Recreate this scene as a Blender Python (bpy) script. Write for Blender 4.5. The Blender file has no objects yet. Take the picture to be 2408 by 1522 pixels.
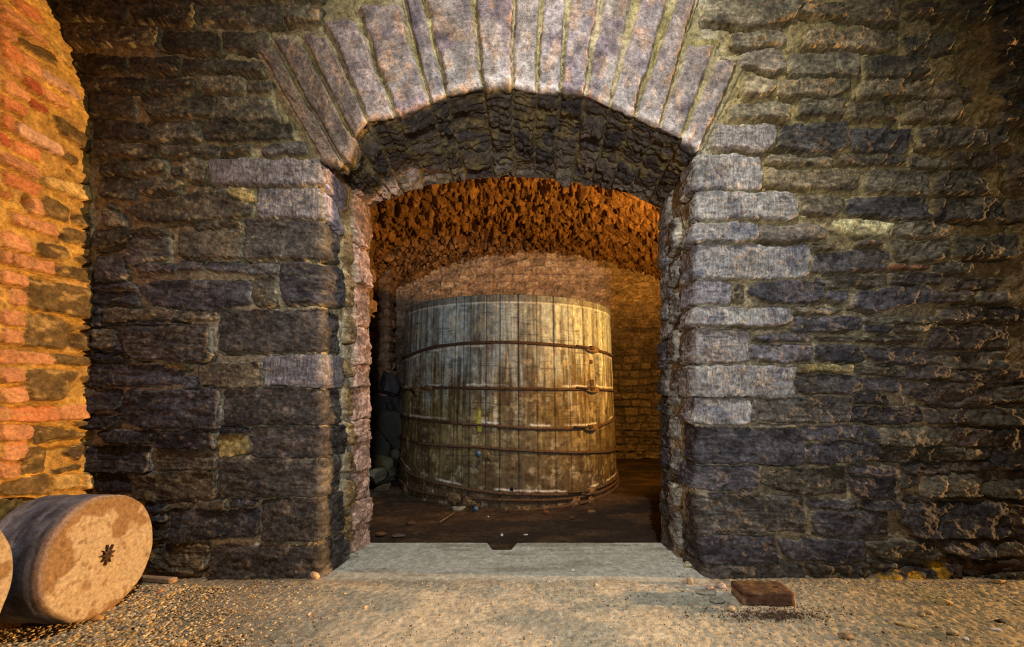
import bpy, math, random
import numpy as np
from mathutils import Vector, Matrix

# ------------------------------------------------------------------ camera, world, lights
C = bpy.context.scene
W_PX, H_PX, FOC, HOR, CX = 2408.0, 1522.0, 1000.0, 905.0, 1204.0
YF, YB = 2.222, 2.69                      # front and rear plane of the arched wall
cam_d = bpy.data.cameras.new('camera'); cam = bpy.data.objects.new('camera', cam_d)
C.collection.objects.link(cam); C.camera = cam
cam.location = (0, 0, 1.0); cam.rotation_euler = (math.radians(90), 0, 0)
cam_d.sensor_width = 36.0; cam_d.lens = 36.0*FOC/W_PX
cam_d.shift_y = (HOR-H_PX/2)/W_PX; cam_d.clip_start = 0.02

wd = bpy.data.worlds.new('world'); C.world = wd; wd.use_nodes = True
wd.node_tree.nodes['Background'].inputs[0].default_value = (0.9, 0.88, 0.85, 1)
wd.node_tree.nodes['Background'].inputs[1].default_value = 0.06

def lamp(name, kind, loc, power, col, size=0.1, aim=None, spot=None, blend=0.5):
    d = bpy.data.lights.new(name, kind); o = bpy.data.objects.new(name, d); C.collection.objects.link(o)
    o.location = loc; d.energy = power; d.color = col
    if kind == 'AREA': d.shape = 'DISK'; d.size = size
    else: d.shadow_soft_size = size
    if spot: d.spot_size = math.radians(spot); d.spot_blend = blend
    if aim is not None:
        o.rotation_euler = (Vector(aim)-Vector(loc)).to_track_quat('-Z', 'Y').to_euler()
    return o
lamp('work_lamp', 'SPOT', (0.35, -1.7, 1.42), 385, (0.96, 0.97, 1.0), 0.16, (0.35, 2.4, 1.75), 72, 1.0)
lamp('overhead_fill', 'SPOT', (0.40, 0.72, 4.2), 330, (0.97, 0.98, 1.0), 0.03, (0.3, 2.1, 0.0), 110, 0.9)  # added fill light, no fixture: lifts the floor, shadows the ledges
lamp('passage_lamp', 'SPOT', (11.5, 1.77, 1.3), 10800, (1.0, 0.56, 0.22), 0.08, (-2.2, 1.9, 1.2), 60, 0.6)
lamp('chamber_lamp', 'SPOT', (1.75, 3.2, 1.6), 195, (1.0, 0.48, 0.085), 0.03, (-0.2, 5.6, 2.0), 140, 0.3)
C.view_settings.view_transform = 'Standard'; C.view_settings.look = 'None'
C.view_settings.gamma = 1.0; C.view_settings.use_curve_mapping = False
C.view_settings.exposure = 0.0

# ------------------------------------------------------------------ numpy noise
def _hash(ix, iy, seed):
    h = (ix.astype(np.int64)*374761393 + iy.astype(np.int64)*668265263 + seed*1274126177) & 0xFFFFFFFF
    h = ((h ^ (h >> 13))*1274126177) & 0xFFFFFFFF
    return ((h ^ (h >> 16)) & 0xFFFFFF)/float(0xFFFFFF)
def vnoise(x, y, seed=0):
    x = np.asarray(x, dtype=np.float64); y = np.asarray(y, dtype=np.float64)
    x, y = np.broadcast_arrays(x, y)
    ix = np.floor(x); iy = np.floor(y); fx = x-ix; fy = y-iy
    ix = ix.astype(np.int64); iy = iy.astype(np.int64)
    u = fx*fx*(3-2*fx); v = fy*fy*(3-2*fy)
    a = _hash(ix, iy, seed); b = _hash(ix+1, iy, seed); c = _hash(ix, iy+1, seed); d = _hash(ix+1, iy+1, seed)
    return (a*(1-u)+b*u)*(1-v)+(c*(1-u)+d*u)*v
def fbm(x, y, seed=0, octs=4, gain=0.5, lac=2.03):          # about -1..1
    s = 0; a = 1; t = 0
    for k in range(octs):
        s = s+a*(vnoise(x, y, seed+k*17)*2-1); t += a; a *= gain
        x = np.asarray(x)*lac+3.7; y = np.asarray(y)*lac+1.3
    return s/t*1.5
def ridge(x, y, seed=0, octs=4, gain=0.55):
    s = 0; a = 1; t = 0
    for k in range(octs):
        s = s+a*(1-np.abs(vnoise(x, y, seed+k*17)*2-1)); t += a; a *= gain
        x = np.asarray(x)*2.07+3.7; y = np.asarray(y)*2.07+1.3
    return s/t
def sstep(a, b, x):
    t = np.clip((x-a)/(b-a), 0, 1); return t*t*(3-2*t)
def worley(x, y, seed=0, jit=0.9):
    ix = np.floor(x).astype(np.int64); iy = np.floor(y).astype(np.int64)
    f1 = np.full(np.shape(x), 9.0); f2 = f1.copy(); cid = np.zeros(np.shape(x))
    for dx in (-1, 0, 1):
        for dy in (-1, 0, 1):
            cx = ix+dx; cy = iy+dy
            px = cx+0.5+jit*(_hash(cx, cy, seed)-0.5); py = cy+0.5+jit*(_hash(cx, cy, seed+91)-0.5)
            d = np.hypot(px-x, py-y); idn = _hash(cx, cy, seed+7)
            n = d < f1
            f2 = np.where(n, f1, np.minimum(f2, d)); cid = np.where(n, idn, cid); f1 = np.where(n, d, f1)
    return f1, f2, cid
def lin(c):
    c = np.asarray(c, dtype=np.float64)/255.0
    return np.where(c <= 0.04045, c/12.92, ((c+0.055)/1.055)**2.4)
def mixc(a, b, t):
    t = np.asarray(t)[..., None]; return a*(1-t)+b*t

# ------------------------------------------------------------------ materials
def nt(name):
    m = bpy.data.materials.new(name); m.use_nodes = True; t = m.node_tree
    return m, t, t.nodes, t.links, t.nodes['Principled BSDF']
def math_node(N, L, op, a, b=None, c=None):
    n = N.new('ShaderNodeMath'); n.operation = op
    for i, v in enumerate((a, b, c)):
        if v is None: continue
        if isinstance(v, (int, float)): n.inputs[i].default_value = v
        else: L.new(v, n.inputs[i])
    return n.outputs[0]
def noise_node(N, L, vec, scale, detail=6, rough=0.6, dist=0.0):
    n = N.new('ShaderNodeTexNoise'); n.inputs['Scale'].default_value = scale
    n.inputs['Detail'].default_value = detail; n.inputs['Roughness'].default_value = rough
    n.inputs['Distortion'].default_value = dist
    if vec is not None: L.new(vec, n.inputs['Vector'])
    return n.outputs['Fac']
def mapr(N, L, v, a, b, c, d):
    n = N.new('ShaderNodeMapRange'); L.new(v, n.inputs[0])
    for i, q in zip((1, 2, 3, 4), (a, b, c, d)): n.inputs[i].default_value = q
    return n.outputs[0]
def attr_mat(name, rough=0.9, grain=(70, 0.45, 1.55), fine=260, bump=0.5, bdist=0.006, stri=0.0, spec=0.15, fc=0.72):
    """surface whose own colour comes from the mesh colour attribute, broken up by procedural grain"""
    m, t, N, L, B = nt(name)
    ca = N.new('ShaderNodeAttribute'); ca.attribute_name = 'Col'
    ax = N.new('ShaderNodeAttribute'); ax.attribute_name = 'Aux'
    tc = N.new('ShaderNodeTexCoord')
    n1 = noise_node(N, L, tc.outputs['Object'], grain[0], 7, 0.68)
    g = mapr(N, L, n1, 0.28, 0.72, grain[1], grain[2])
    n2 = noise_node(N, L, tc.outputs['Object'], fine, 3, 0.6)
    g2 = mapr(N, L, n2, 0.25, 0.75, fc, 2-fc)
    f = math_node(N, L, 'MULTIPLY', g, g2)
    h = math_node(N, L, 'MULTIPLY_ADD', n1, 1.0, math_node(N, L, 'MULTIPLY', n2, 0.28))
    if stri > 0:
        uv = N.new('ShaderNodeUVMap'); uv.uv_map = 'UVMap'
        mp = N.new('ShaderNodeMapping'); mp.inputs['Scale'].default_value = (110, 16, 1)
        L.new(uv.outputs[0], mp.inputs[0])
        n3 = noise_node(N, L, mp.outputs[0], 1.0, 3, 0.55, 0.4)
        sep = N.new('ShaderNodeSeparateColor'); L.new(ax.outputs['Color'], sep.inputs[0])
        k = math_node(N, L, 'MULTIPLY', sep.outputs[0], stri)
        s = math_node(N, L, 'MULTIPLY', math_node(N, L, 'SUBTRACT', n3, 0.5), k)
        f = math_node(N, L, 'MULTIPLY', f, math_node(N, L, 'MAXIMUM', math_node(N, L, 'MULTIPLY_ADD', s, 1.9, 1.0), 0.3))
        h = math_node(N, L, 'ADD', h, math_node(N, L, 'MULTIPLY', s, 1.2))
    vm = N.new('ShaderNodeVectorMath'); vm.operation = 'SCALE'
    L.new(ca.outputs['Color'], vm.inputs[0]); L.new(f, vm.inputs['Scale'])
    L.new(vm.outputs[0], B.inputs['Base Color'])
    bp = N.new('ShaderNodeBump'); bp.inputs['Strength'].default_value = bump; bp.inputs['Distance'].default_value = bdist
    L.new(h, bp.inputs['Height']); L.new(bp.outputs[0], B.inputs['Normal'])
    B.inputs['Roughness'].default_value = rough; B.inputs['Specular IOR Level'].default_value = spec
    return m
def plain_mat(name, c1, c2, scale=20, rough=0.8, metal=0.0, bump=0.4, bdist=0.004, spec=0.3, dist=0.0):
    m, t, N, L, B = nt(name)
    tc = N.new('ShaderNodeTexCoord')
    n1 = noise_node(N, L, tc.outputs['Object'], scale, 7, 0.65, dist)
    r = N.new('ShaderNodeValToRGB'); r.color_ramp.elements[0].position = 0.34; r.color_ramp.elements[1].position = 0.66
    r.color_ramp.elements[0].color = (*lin(c1), 1); r.color_ramp.elements[1].color = (*lin(c2), 1)
    L.new(n1, r.inputs[0]); L.new(r.outputs[0], B.inputs['Base Color'])
    n2 = noise_node(N, L, tc.outputs['Object'], scale*5, 5, 0.7)
    bp = N.new('ShaderNodeBump'); bp.inputs['Strength'].default_value = bump; bp.inputs['Distance'].default_value = bdist
    L.new(math_node(N, L, 'ADD', n1, math_node(N, L, 'MULTIPLY', n2, 0.4)), bp.inputs['Height']); L.new(bp.outputs[0], B.inputs['Normal'])
    B.inputs['Roughness'].default_value = rough; B.inputs['Metallic'].default_value = metal
    B.inputs['Specular IOR Level'].default_value = spec
    return m
M = {
 'masonry': attr_mat('masonry', stri=1.0, grain=(48, 0.35, 1.7), bump=0.8, bdist=0.007, fine=210, fc=0.45),
 'brickwork': attr_mat('brickwork', grain=(60, 0.5, 1.5), bump=0.9, bdist=0.006),
 'vault': attr_mat('vault', grain=(28, 0.28, 1.8), fine=110, bump=0.9, bdist=0.02),
 'concrete': attr_mat('concrete', grain=(45, 0.66, 1.34), fine=260, fc=0.55, bump=0.8, bdist=0.005),
 'mud': attr_mat('mud', grain=(30, 0.5, 1.5), fine=160, bump=0.7, bdist=0.01, rough=0.75, spec=0.3),
 'staves': attr_mat('stave_wood', stri=0.7, grain=(22, 0.45, 1.55), fine=150, bump=0.35, bdist=0.004, rough=0.7, spec=0.3),
 'loose': attr_mat('loose_stone', grain=(60, 0.6, 1.4), bump=0.7, bdist=0.006),
 'rust': plain_mat('rusty_iron', (38, 28, 22), (104, 80, 58), 60, 0.85, 0.25),
 'rustlump': plain_mat('flaking_rust', (70, 54, 38), (138, 112, 78), 50, 0.95, 0.0, 0.8, 0.008),
 'steel': plain_mat('dull_zinc_cap', (60, 78, 98), (104, 126, 150), 90, 0.45, 0.4),
 'dark': plain_mat('black_hollow', (8, 6, 5), (18, 13, 10), 30, 0.9),
 'oldwood': plain_mat('old_wood', (96, 78, 62), (140, 118, 96), 40, 0.85),
}

# ------------------------------------------------------------------ mesh helpers
def link(o): C.collection.objects.link(o); return o
def tag(o, label=None, cat=None, group=None, kind=None):
    if label: o['label'] = label
    if cat: o['category'] = cat
    if group: o['group'] = group
    if kind: o['kind'] = kind
    return o
def raw_mesh(name, V, F, col=None, aux=None, uv=None, mat=None, parent=None, smooth=True):
    V = np.asarray(V, dtype=np.float32); F = np.asarray(F, dtype=np.int32)
    me = bpy.data.meshes.new(name); n = len(F); k = F.shape[1]
    me.vertices.add(len(V)); me.vertices.foreach_set('co', V.ravel())
    me.loops.add(n*k); me.loops.foreach_set('vertex_index', F.ravel())
    me.polygons.add(n); me.polygons.foreach_set('loop_start', np.arange(0, n*k, k, dtype=np.int32))
    me.polygons.foreach_set('loop_total', np.full(n, k, dtype=np.int32))
    if smooth: me.polygons.foreach_set('use_smooth', np.ones(n, dtype=bool))
    me.update(calc_edges=True)
    if col is not None:
        a = me.color_attributes.new('Col', 'FLOAT_COLOR', 'POINT')
        c4 = np.ones((len(V), 4), dtype=np.float32); c4[:, :3] = np.clip(col, 0.002, 0.9); a.data.foreach_set('color', c4.ravel())
    if aux is not None:
        a = me.color_attributes.new('Aux', 'FLOAT_COLOR', 'POINT')
        c4 = np.zeros((len(V), 4), dtype=np.float32); c4[:, 0] = aux; a.data.foreach_set('color', c4.ravel())
    if uv is not None:
        l = me.uv_layers.new(name='UVMap'); l.data.foreach_set('uv', np.asarray(uv, dtype=np.float32)[F.ravel()].ravel())
    if mat: me.materials.append(mat)
    o = link(bpy.data.objects.new(name, me))
    if parent: o.parent = parent
    return o
def grid_faces(ny, nx, keep=None, flip=False, closed=False):
    i = np.arange(ny*nx).reshape(ny, nx)
    if closed: i = np.concatenate([i, i[:, :1]], axis=1)
    a, b, c, d = i[:-1, :-1], i[:-1, 1:], i[1:, 1:], i[1:, :-1]
    F = np.stack([a, d, c, b] if not flip else [a, b, c, d], axis=-1)
    if keep is not None: F = F[keep]
    return F.reshape(-1, 4)
def grid_normals(P, sign=1.0):
    du = np.gradient(P, axis=1); dv = np.gradient(P, axis=0)
    n = np.cross(du, dv); n /= np.maximum(np.linalg.norm(n, axis=-1, keepdims=True), 1e-9)
    return n*sign
def merge(parts):
    V, F, Cc, A, U = [], [], [], [], []; k = 0
    for v, f, c, a, u in parts:
        V.append(v); F.append(f+k); Cc.append(c); A.append(a); U.append(u); k += len(v)
    return [np.concatenate(q) for q in (V, F, Cc, A, U)]
def seg(*spec):                       # piecewise spacing: (start, end, step), ...
    out = []
    for a, b, st in spec:
        n = max(1, int(round(abs(b-a)/st))); out.append(np.linspace(a, b, n, endpoint=False))
    out.append([spec[-1][1]]); return np.concatenate(out)

# ------------------------------------------------------------------ traced stones (pixel frame of the wall, 450 px to the metre)
def quads(txt, sc, ox, oy):
    out = []
    for ln in txt.strip().split(';'):
        ln = ln.split()
        if not ln: continue
        tone = None
        if ln[-1].isalpha(): tone = ln.pop()
        v = [float(q) for q in ln]
        if len(v) == 4: p = [(v[0], v[1]), (v[2], v[1]), (v[2], v[3]), (v[0], v[3])]
        else: p = list(zip(v[0::2], v[1::2]))
        out.append(([(ox+x/sc, oy+y/sc) for x, y in p], tone))
    return out
LA = """520 -20 720 10;730 -20 870 18;880 -20 1175 12;1180 -30 1600 15;100 -20 230 90 b;240 5 605 15 600 105 310 125;620 30 935 20 925 135 650 128;950 30 1330 40 1325 130 945 118;1345 42 1520 40 1510 118 1350 122;
315 135 755 140 750 235 340 225;760 145 1040 165 1045 262 770 240;1050 155 1265 160 1255 268 1062 235;350 250 605 270 600 345 370 340;612 280 840 275 838 350 640 352;848 285 1245 300 1250 355 850 345;
385 370 690 375 690 435 400 435;705 380 870 375 870 442 720 440;882 388 930 385 925 435 890 435;940 375 1160 370 1150 442 960 440;1170 380 1290 390 1290 440 1175 440;
410 440 630 450 655 565 420 555;670 465 1015 455 1045 575 720 560;1028 470 1290 465 1320 580 1050 582;445 575 690 585 705 662 460 660;702 585 960 578 965 675 735 685;975 592 1375 590 1390 662 975 672;
455 680 735 690 740 755 465 750;750 688 1030 685 1030 735 770 748;1042 690 1185 682 1190 735 1045 738;1242 690 1440 675 1450 735 1250 748 d;480 775 615 770 610 838 490 840;622 772 795 762 790 825 640 838;818 788 868 785 870 838 825 840;872 765 940 750 985 800 975 868 880 850;
475 852 660 850 655 945 490 940;668 850 870 848 840 910 690 918;1020 888 1082 890 1080 942 1030 945;1088 892 1218 890 1215 968 1100 950 y;595 985 1010 895 1205 975 1200 1028 690 1060;505 968 552 966 550 988 510 990;505 1002 600 1005 605 1072 510 1075;
455 1078 645 1080 640 1150 470 1180;918 1048 1140 1045 1140 1088 930 1090;615 1125 795 1120 800 1215 650 1275 620 1260;655 1080 800 1085 800 1112 660 1115;855 1100 1160 1095 1168 1222 860 1225;
470 1200 605 1200 610 1325 475 1330;668 1255 835 1250 835 1285 670 1290;850 1238 972 1235 972 1282 855 1285;982 1242 1318 1240 1315 1300 1080 1295 985 1280;435 1330 650 1332 655 1370 440 1368;435 1382 660 1380 668 1440 440 1436;
675 1350 760 1322 1190 1330 1180 1440 900 1478 720 1440 d;1208 1315 1300 1300 1290 1450 1210 1450;440 1452 495 1450 495 1540 440 1540;500 1458 880 1455 860 1515 505 1520;822 1475 1045 1468 1040 1508 830 1512"""
LB = """455 25 560 20 560 130 455 125;565 -15 820 -12 815 10 570 12;575 20 990 10 995 182 640 175 580 90 d;605 85 530 80 540 128 600 130;440 195 860 210 865 285 440 300;872 255 955 260 950 320 880 312;945 190 1235 185 1230 298 960 298;
455 140 620 142 600 185 450 188;762 195 860 190 895 205 890 225 770 222 y;412 312 575 310 580 400 415 422;600 315 1040 310 1042 495 700 490 580 455;412 432 585 440 560 490 415 498;485 505 740 500 735 558 520 560;752 505 1025 500 1025 590 755 588;752 594 1035 592 1030 685 755 690;
1052 482 1175 485 1172 518 1055 520;1032 525 1170 528 1172 610 1040 628 y;392 580 718 575 710 705 400 700;455 705 600 702 615 788 470 792;620 700 1030 690 1030 815 640 835;692 842 778 840 775 880 700 882;782 842 925 838 900 868 785 885;930 825 1082 822 1080 860 940 878;1092 822 1230 822 1228 858 1095 862;
735 892 808 890 800 925 735 930;722 935 805 932 800 1010 730 1022;815 875 1235 870 1232 985 850 1025 815 975;725 1040 1000 1028 985 1150 800 1172 722 1165"""
stonesL = quads(LA, 2.0025, 0, 0)+quads(LB, 1.9975, 0, 760)
# quoins of the left jamb: face x0, y0, y1, how far round the corner
EL, ER = 755.0, 1640.0
for x0, y0, y1, q, t in [(497, 379, 438, 4, 'g'), (612, 445, 513, 4, 'g'), (577, 520, 610, 62, 'd'), (662, 621, 714, 72, 'd'), (518, 731, 829, 66, 'd'), (626, 838, 910, 72, 'g'),
                         (532, 915, 999, 62, 'd'), (597, 1006, 1074, 100, 'd'), (521, 1081, 1167, 66, 'd'), (620, 1172, 1270, 90, 'd'), (503, 1282, 1362, 110, 'd')]:
    stonesL.append(([(x0, y0), (EL+q, y0), (EL+q, y1), (x0+3, y1)], t))
stonesL += [([(EL+10, 385), (EL+88, 400), (EL+88, 462), (EL+10, 440)], 'v'), ([(EL+8, 448), (EL+66, 470), (EL+70, 530), (EL+12, 513)], 'v'), ([(EL+76, 500), (EL+120, 520), (EL+120, 590), (EL+76, 580)], 'o')]
def toface(y): return HOR+(y-HOR)*1.2106
iy = [400, 480, 592, 680, 772, 860, 910, 983, 1038, 1100, 1165, 1225, 1300]
for a, b in zip(iy[:-1], iy[1:]): stonesL.append(([(EL+134, toface(a)+2), (EL+216, toface(a)+2), (EL+216, toface(b)-2), (EL+136, toface(b)-2)], 'p'))
for a, b in [(610, 700), (720, 800), (835, 880), (905, 985), (1000, 1060), (1075, 1130), (1150, 1230), (1240, 1320)]:
    stonesL.append(([(EL+92, a), (EL+126, a+8), (EL+126, b), (EL+90, b-5)], 'o'))

RA = """240 -40 690 -40 690 10 600 98 480 138 168 118;625 40 850 20 850 98 640 92;860 -20 1120 -20 1115 118 870 112;1150 15 1350 20 1345 92 1160 88;1365 -10 1500 -10 1495 128 1370 120;320 152 570 148 575 215 470 232 320 232;660 160 1095 145 1095 240 660 228;1130 172 1350 168 1345 255 1140 258;
358 255 400 240 570 250 572 340 500 355 360 318 w;595 258 912 255 900 378 590 372;932 268 1240 262 1230 380 935 382;258 270 345 262 342 302 262 300;375 375 532 372 520 440 490 465 360 455;545 395 865 392 865 440 800 470 545 462;912 392 1235 395 1225 478 915 478;1255 405 1440 402 1440 470 1260 470;
330 482 595 488 570 575 300 570;625 480 845 482 840 568 640 555;862 492 1075 495 1075 578 870 578;1135 482 1375 485 1370 572 1140 575;250 598 520 592 525 655 480 722 222 705 g;545 595 858 590 855 700 820 725 520 712 d;872 605 1160 602 1140 722 1095 728 865 718 d;1185 612 1430 612 1420 700 1190 705;
490 735 795 730 790 788 495 782;812 738 1130 740 1120 782 810 780;1155 735 1345 735 1345 785 1160 790;1355 725 1595 720 1580 790 1360 798;475 800 925 805 905 902 480 885;940 808 1235 805 1230 930 955 910;1265 812 1500 815 1490 930 1270 925;
645 925 855 922 850 990 790 1028 650 1005;860 935 1235 940 1230 1048 1000 1035 860 1010 d;1265 945 1600 950 1590 1048 1270 1045;445 1062 730 1060 760 1110 720 1142 440 1135;785 1050 850 1035 1070 1060 1072 1120 790 1105 l;1085 1055 1320 1055 1320 1125 1085 1128;
690 1155 810 1152 805 1175 690 1190;892 1138 1018 1138 1015 1162 895 1165;700 1200 880 1180 1040 1188 1040 1270 850 1285 690 1290;1055 1142 1325 1145 1320 1225 1100 1228;1355 1115 1650 1115 1640 1215 1360 1222;1052 1248 1220 1245 1215 1275 1055 1272 r;1245 1245 1435 1240 1430 1288 1250 1290;
328 1345 360 1345 372 1430 345 1425;400 1345 560 1320 740 1340 738 1425 600 1442 480 1430 385 1375 d;705 1312 760 1320 750 1345 710 1340;770 1302 1045 1305 1030 1345 860 1362 760 1350;1055 1292 1275 1290 1275 1345 1060 1340;758 1372 855 1368 855 1415 765 1420;900 1385 1050 1355 1230 1350 1235 1430 960 1470 885 1450 d;1248 1372 1435 1375 1430 1425 1255 1430;1302 1312 1615 1310 1500 1365 1310 1362;1455 1382 1600 1380 1590 1435 1460 1440;
610 1448 845 1445 830 1470 615 1488;612 1495 925 1492 920 1560 605 1560;940 1492 1275 1495 1270 1530 940 1528;1295 1452 1480 1455 1470 1520 1300 1520;1500 1460 1690 1450 1690 1520 1500 1515;1620 950 1700 940 1700 1040 1620 1045;1610 730 1700 730 1700 930 1610 900;1440 620 1600 600 1580 690 1440 695"""
RB = """1095 5 1270 0 1265 45 1100 45;1240 25 1600 15 1580 125 1230 130;935 5 1055 0 1055 45 940 45;415 62 680 45 690 90 440 92;705 65 1215 72 1205 108 1000 98 705 95;400 115 690 105 688 182 500 188 398 170;705 105 915 102 915 180 800 188 710 155;935 120 1290 125 1295 190 1110 205 940 160;1315 140 1590 130 1590 218 1315 218;
612 198 868 195 865 225 615 222 y;885 200 1108 200 1105 262 890 235;1118 205 1325 195 1325 255 1120 262;1342 225 1468 220 1468 272 1345 272;1485 225 1700 222 1700 282 1490 278;622 245 912 242 915 320 860 335 625 325 d;922 268 1092 262 1095 320 925 320;1115 280 1555 275 1525 380 1360 402 1110 340;1560 295 1700 290 1700 368 1545 375;
420 345 865 345 860 462 640 468 415 455 d;882 335 1045 330 1045 378 885 380;875 398 1205 390 1205 455 1100 475 865 462;1220 402 1400 398 1408 468 1220 470;1425 405 1700 400 1700 482 1425 480;425 470 605 468 610 500 430 498;620 488 920 485 920 540 640 545;935 488 985 490 1000 540 940 542 d;1010 495 1330 485 1335 555 1180 580 1005 575;1345 488 1505 490 1510 575 1345 575;1525 500 1700 495 1700 690 1530 680;
668 560 1000 555 1010 635 830 660 670 655;1015 588 1390 582 1385 645 1020 640;1398 590 1542 585 1540 638 1400 640;1100 658 1338 652 1335 708 1110 700;1358 655 1528 655 1525 692 1360 695;450 690 845 680 848 795 640 808 445 745;850 672 1080 665 1080 710 860 708;855 722 1085 718 1080 820 890 820 d;1098 705 1180 702 1180 765 1100 770;1195 710 1498 702 1500 812 1200 810;1515 702 1700 695 1700 812 1515 815;
205 792 278 790 275 812 205 812;288 792 335 790 330 812 290 815;345 785 412 785 412 812 345 812;1118 812 1190 805 1185 845 1125 850;660 832 880 825 925 872 700 870;935 835 1108 830 1105 868 935 868;685 885 1020 878 1040 940 1030 980 860 1010 700 995;1120 840 1590 835 1605 1005 1140 1005 1085 930 d;1625 840 1700 838 1700 1020 1640 1015;
515 1015 905 1010 908 1080 860 1110 560 1110 520 1080 d;920 1025 1235 1020 1230 1100 1100 1115 930 1085;1250 1010 1495 1008 1490 1075 1380 1100 1250 1070 d;1498 1030 1628 1025 1625 1080 1500 1085;620 1125 895 1118 890 1195 660 1200;960 1145 1250 1115 1300 1170 1270 1200 930 1192 Y;1320 1110 1600 1105 1600 1140 1400 1185 1330 1160;1420 1170 1600 1150 1650 1215 1420 1215;905 1115 1100 1112 1000 1140 910 1150;1270 1090 1310 1095 1330 1180 1300 1185;1640 1040 1700 1040 1700 1200 1640 1190"""
stonesR = quads(RA, 2.0024, 1560, 0)+quads(RB, 1.9976, 1560, 760)
def r1(v): return 1560+v/2.0024
QR = [(r1(458), 366, 448, 80, 'G'), (r1(622), 453, 518, 30, 'G'), (r1(435), 525, 571, 45, 'G'), (r1(680), 577, 655, 82, 'G'), (r1(320), 659, 718, 70, 'g'), (r1(595), 722, 768, 75, 'G'), (r1(405), 776, 855, 60, 'g'),
      (r1(612), 862, 935, 76, 'G'), (r1(412), 938, 998, 80, 'G'), (r1(650), 1003, 1090, 66, 'd'), (r1(440), 1095, 1150, 82, 'd'), (r1(655), 1168, 1250, 50, 'd'), (r1(502), 1256, 1320, 84, 'd'), (r1(610), 1324, 1372, 84, 'd')]
for x1, y0, y1, q, t in QR: stonesR.append(([(ER-q, y0), (x1-4, y0+2), (x1, y0+8), (x1-2, y1-5), (x1-12, y1), (ER-q, y1)], t))
iyR = [400, 481, 545, 633, 703, 754, 802, 868, 927, 972, 1048, 1095, 1158, 1212, 1300]
for a, b in zip(iyR[:-1], iyR[1:]): stonesR.append(([(ER-216, toface(a)+2), (ER-152, toface(a)+2), (ER-152, toface(b)-2), (ER-216, toface(b)-2)], 'G' if a < 760 else 'd'))
for a, b in [(470, 560), (575, 640), (665, 740), (760, 850), (870, 960), (985, 1050), (1070, 1150), (1165, 1220), (1235, 1330)]:
    stonesR.append(([(ER-146, a), (ER-92, a+5), (ER-92, b-5), (ER-146, b)], 'O'))

# the same coursed rubble carried on outside the frame and through the worn patch at the upper right
def courses(x0, x1, y0, y1, seed, hmin=30, hmax=58):
    rn = random.Random(seed); y = y0; out = []
    while y < y1-hmin*0.6:
        hh = min(rn.uniform(hmin, hmax), y1-y); x = x0+rn.uniform(0, 30)
        while x < x1-20:
            w = min(rn.uniform(55, 150), x1-x+rn.uniform(-8, 0)); a_, b_, c_2, d_ = [rn.uniform(-3, 4) for _ in range(4)]
            out.append(([(x+3, y+4+a_), (x+w-3, y+4+b_), (x+w-3, y+hh-3+c_2), (x+3, y+hh-3+d_)], None)); x += w
        y += hh
    return out
stonesR += courses(2312, 2436, -15, 300, 5)+courses(2440, 2990, -15, 1370, 6)+courses(1640, 2990, -325, -18, 7)
stonesL += courses(70, 760, -325, -18, 8)
BA = """90 -20 250 60 250 145 80 45 o;0 10 260 200 265 270 0 100 p;0 112 95 190 95 260 0 210 p;0 222 110 302 130 395 0 320 o;105 292 235 370 235 460 132 400 p;242 398 440 520 470 605 240 465 w;0 332 115 402 105 475 0 420 p;120 445 240 500 240 575 120 500 r;244 502 400 600 390 665 247 590 p;25 467 160 547 160 615 5 535 p;172 567 280 632 270 685 170 640 r;0 552 135 642 130 700 0 630 o;0 662 80 717 65 790 0 750 o;0 782 50 807 45 890 0 870 r;100 717 380 870 370 940 85 790 w;70 822 245 895 235 970 60 905 o;0 907 210 1000 205 1070 0 980 p;15 1027 240 1112 215 1175 10 1095 o;0 1127 55 1155 50 1190 0 1170 r;177 1182 245 1197 240 1290 177 1275 p;60 1262 345 1352 330 1420 55 1330 p;0 1372 180 1432 175 1510 0 1470 p;
325 682 545 830 550 910 335 770 s;380 892 470 950 450 990 372 942 s;232 1042 555 1112 550 1210 242 1110 l;247 1162 415 1242 390 1335 252 1280 s;447 1272 560 1300 550 1370 442 1340 s;372 1362 540 1397 560 1480 372 1445 s;100 212 330 332 340 400 122 272 s;290 220 400 330 420 400 340 330 l"""
BB = """0 67 50 77 45 160 0 155 p;57 82 335 147 330 215 62 165 p;0 187 165 222 160 300 0 275 p;52 302 150 317 145 405 47 395 p;0 417 155 442 145 530 0 515 p;0 537 140 552 135 635 0 630 p;0 662 285 687 285 758 0 748 p;0 772 148 777 135 860 0 865 p;0 892 145 882 145 975 0 985 p;-60 1007 38 1007 38 1095 -60 1095 p;45 1007 340 1002 335 1085 42 1095 o;350 1002 520 992 520 1075 347 1085 p;0 1117 170 1112 165 1200 0 1220 p;15 1227 155 1212 120 1320 10 1330 p;0 1342 130 1327 125 1415 0 1445 p;
212 22 400 62 400 130 242 110 s;447 107 555 127 555 165 447 140 s;342 162 580 202 530 275 337 215 s;167 237 540 302 550 485 150 415 s;172 452 300 455 440 545 360 660 142 640 s;447 522 570 522 560 545 447 540 s;440 562 575 572 545 680 432 650 s;292 687 560 717 560 765 292 750 s;150 787 460 792 340 960 150 970 s;500 817 540 822 530 865 497 860 s;177 1112 500 1162 480 1200 182 1235 s;137 1252 270 1247 250 1400 132 1410 s;302 1382 485 1347 480 1375 302 1410 s;437 1097 530 1092 525 1125 432 1120 s;382 1272 530 1217 470 1325 442 1320 d;312 1422 460 1402 460 1480 312 1510 l;0 1462 290 1402 300 1530 0 1530 s;500 1392 575 1442 575 1500 482 1500 l"""
bricksL = quads(BA, 2.5375, 0, 0)+quads(BB, 2.5375, 0, 560)

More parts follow.
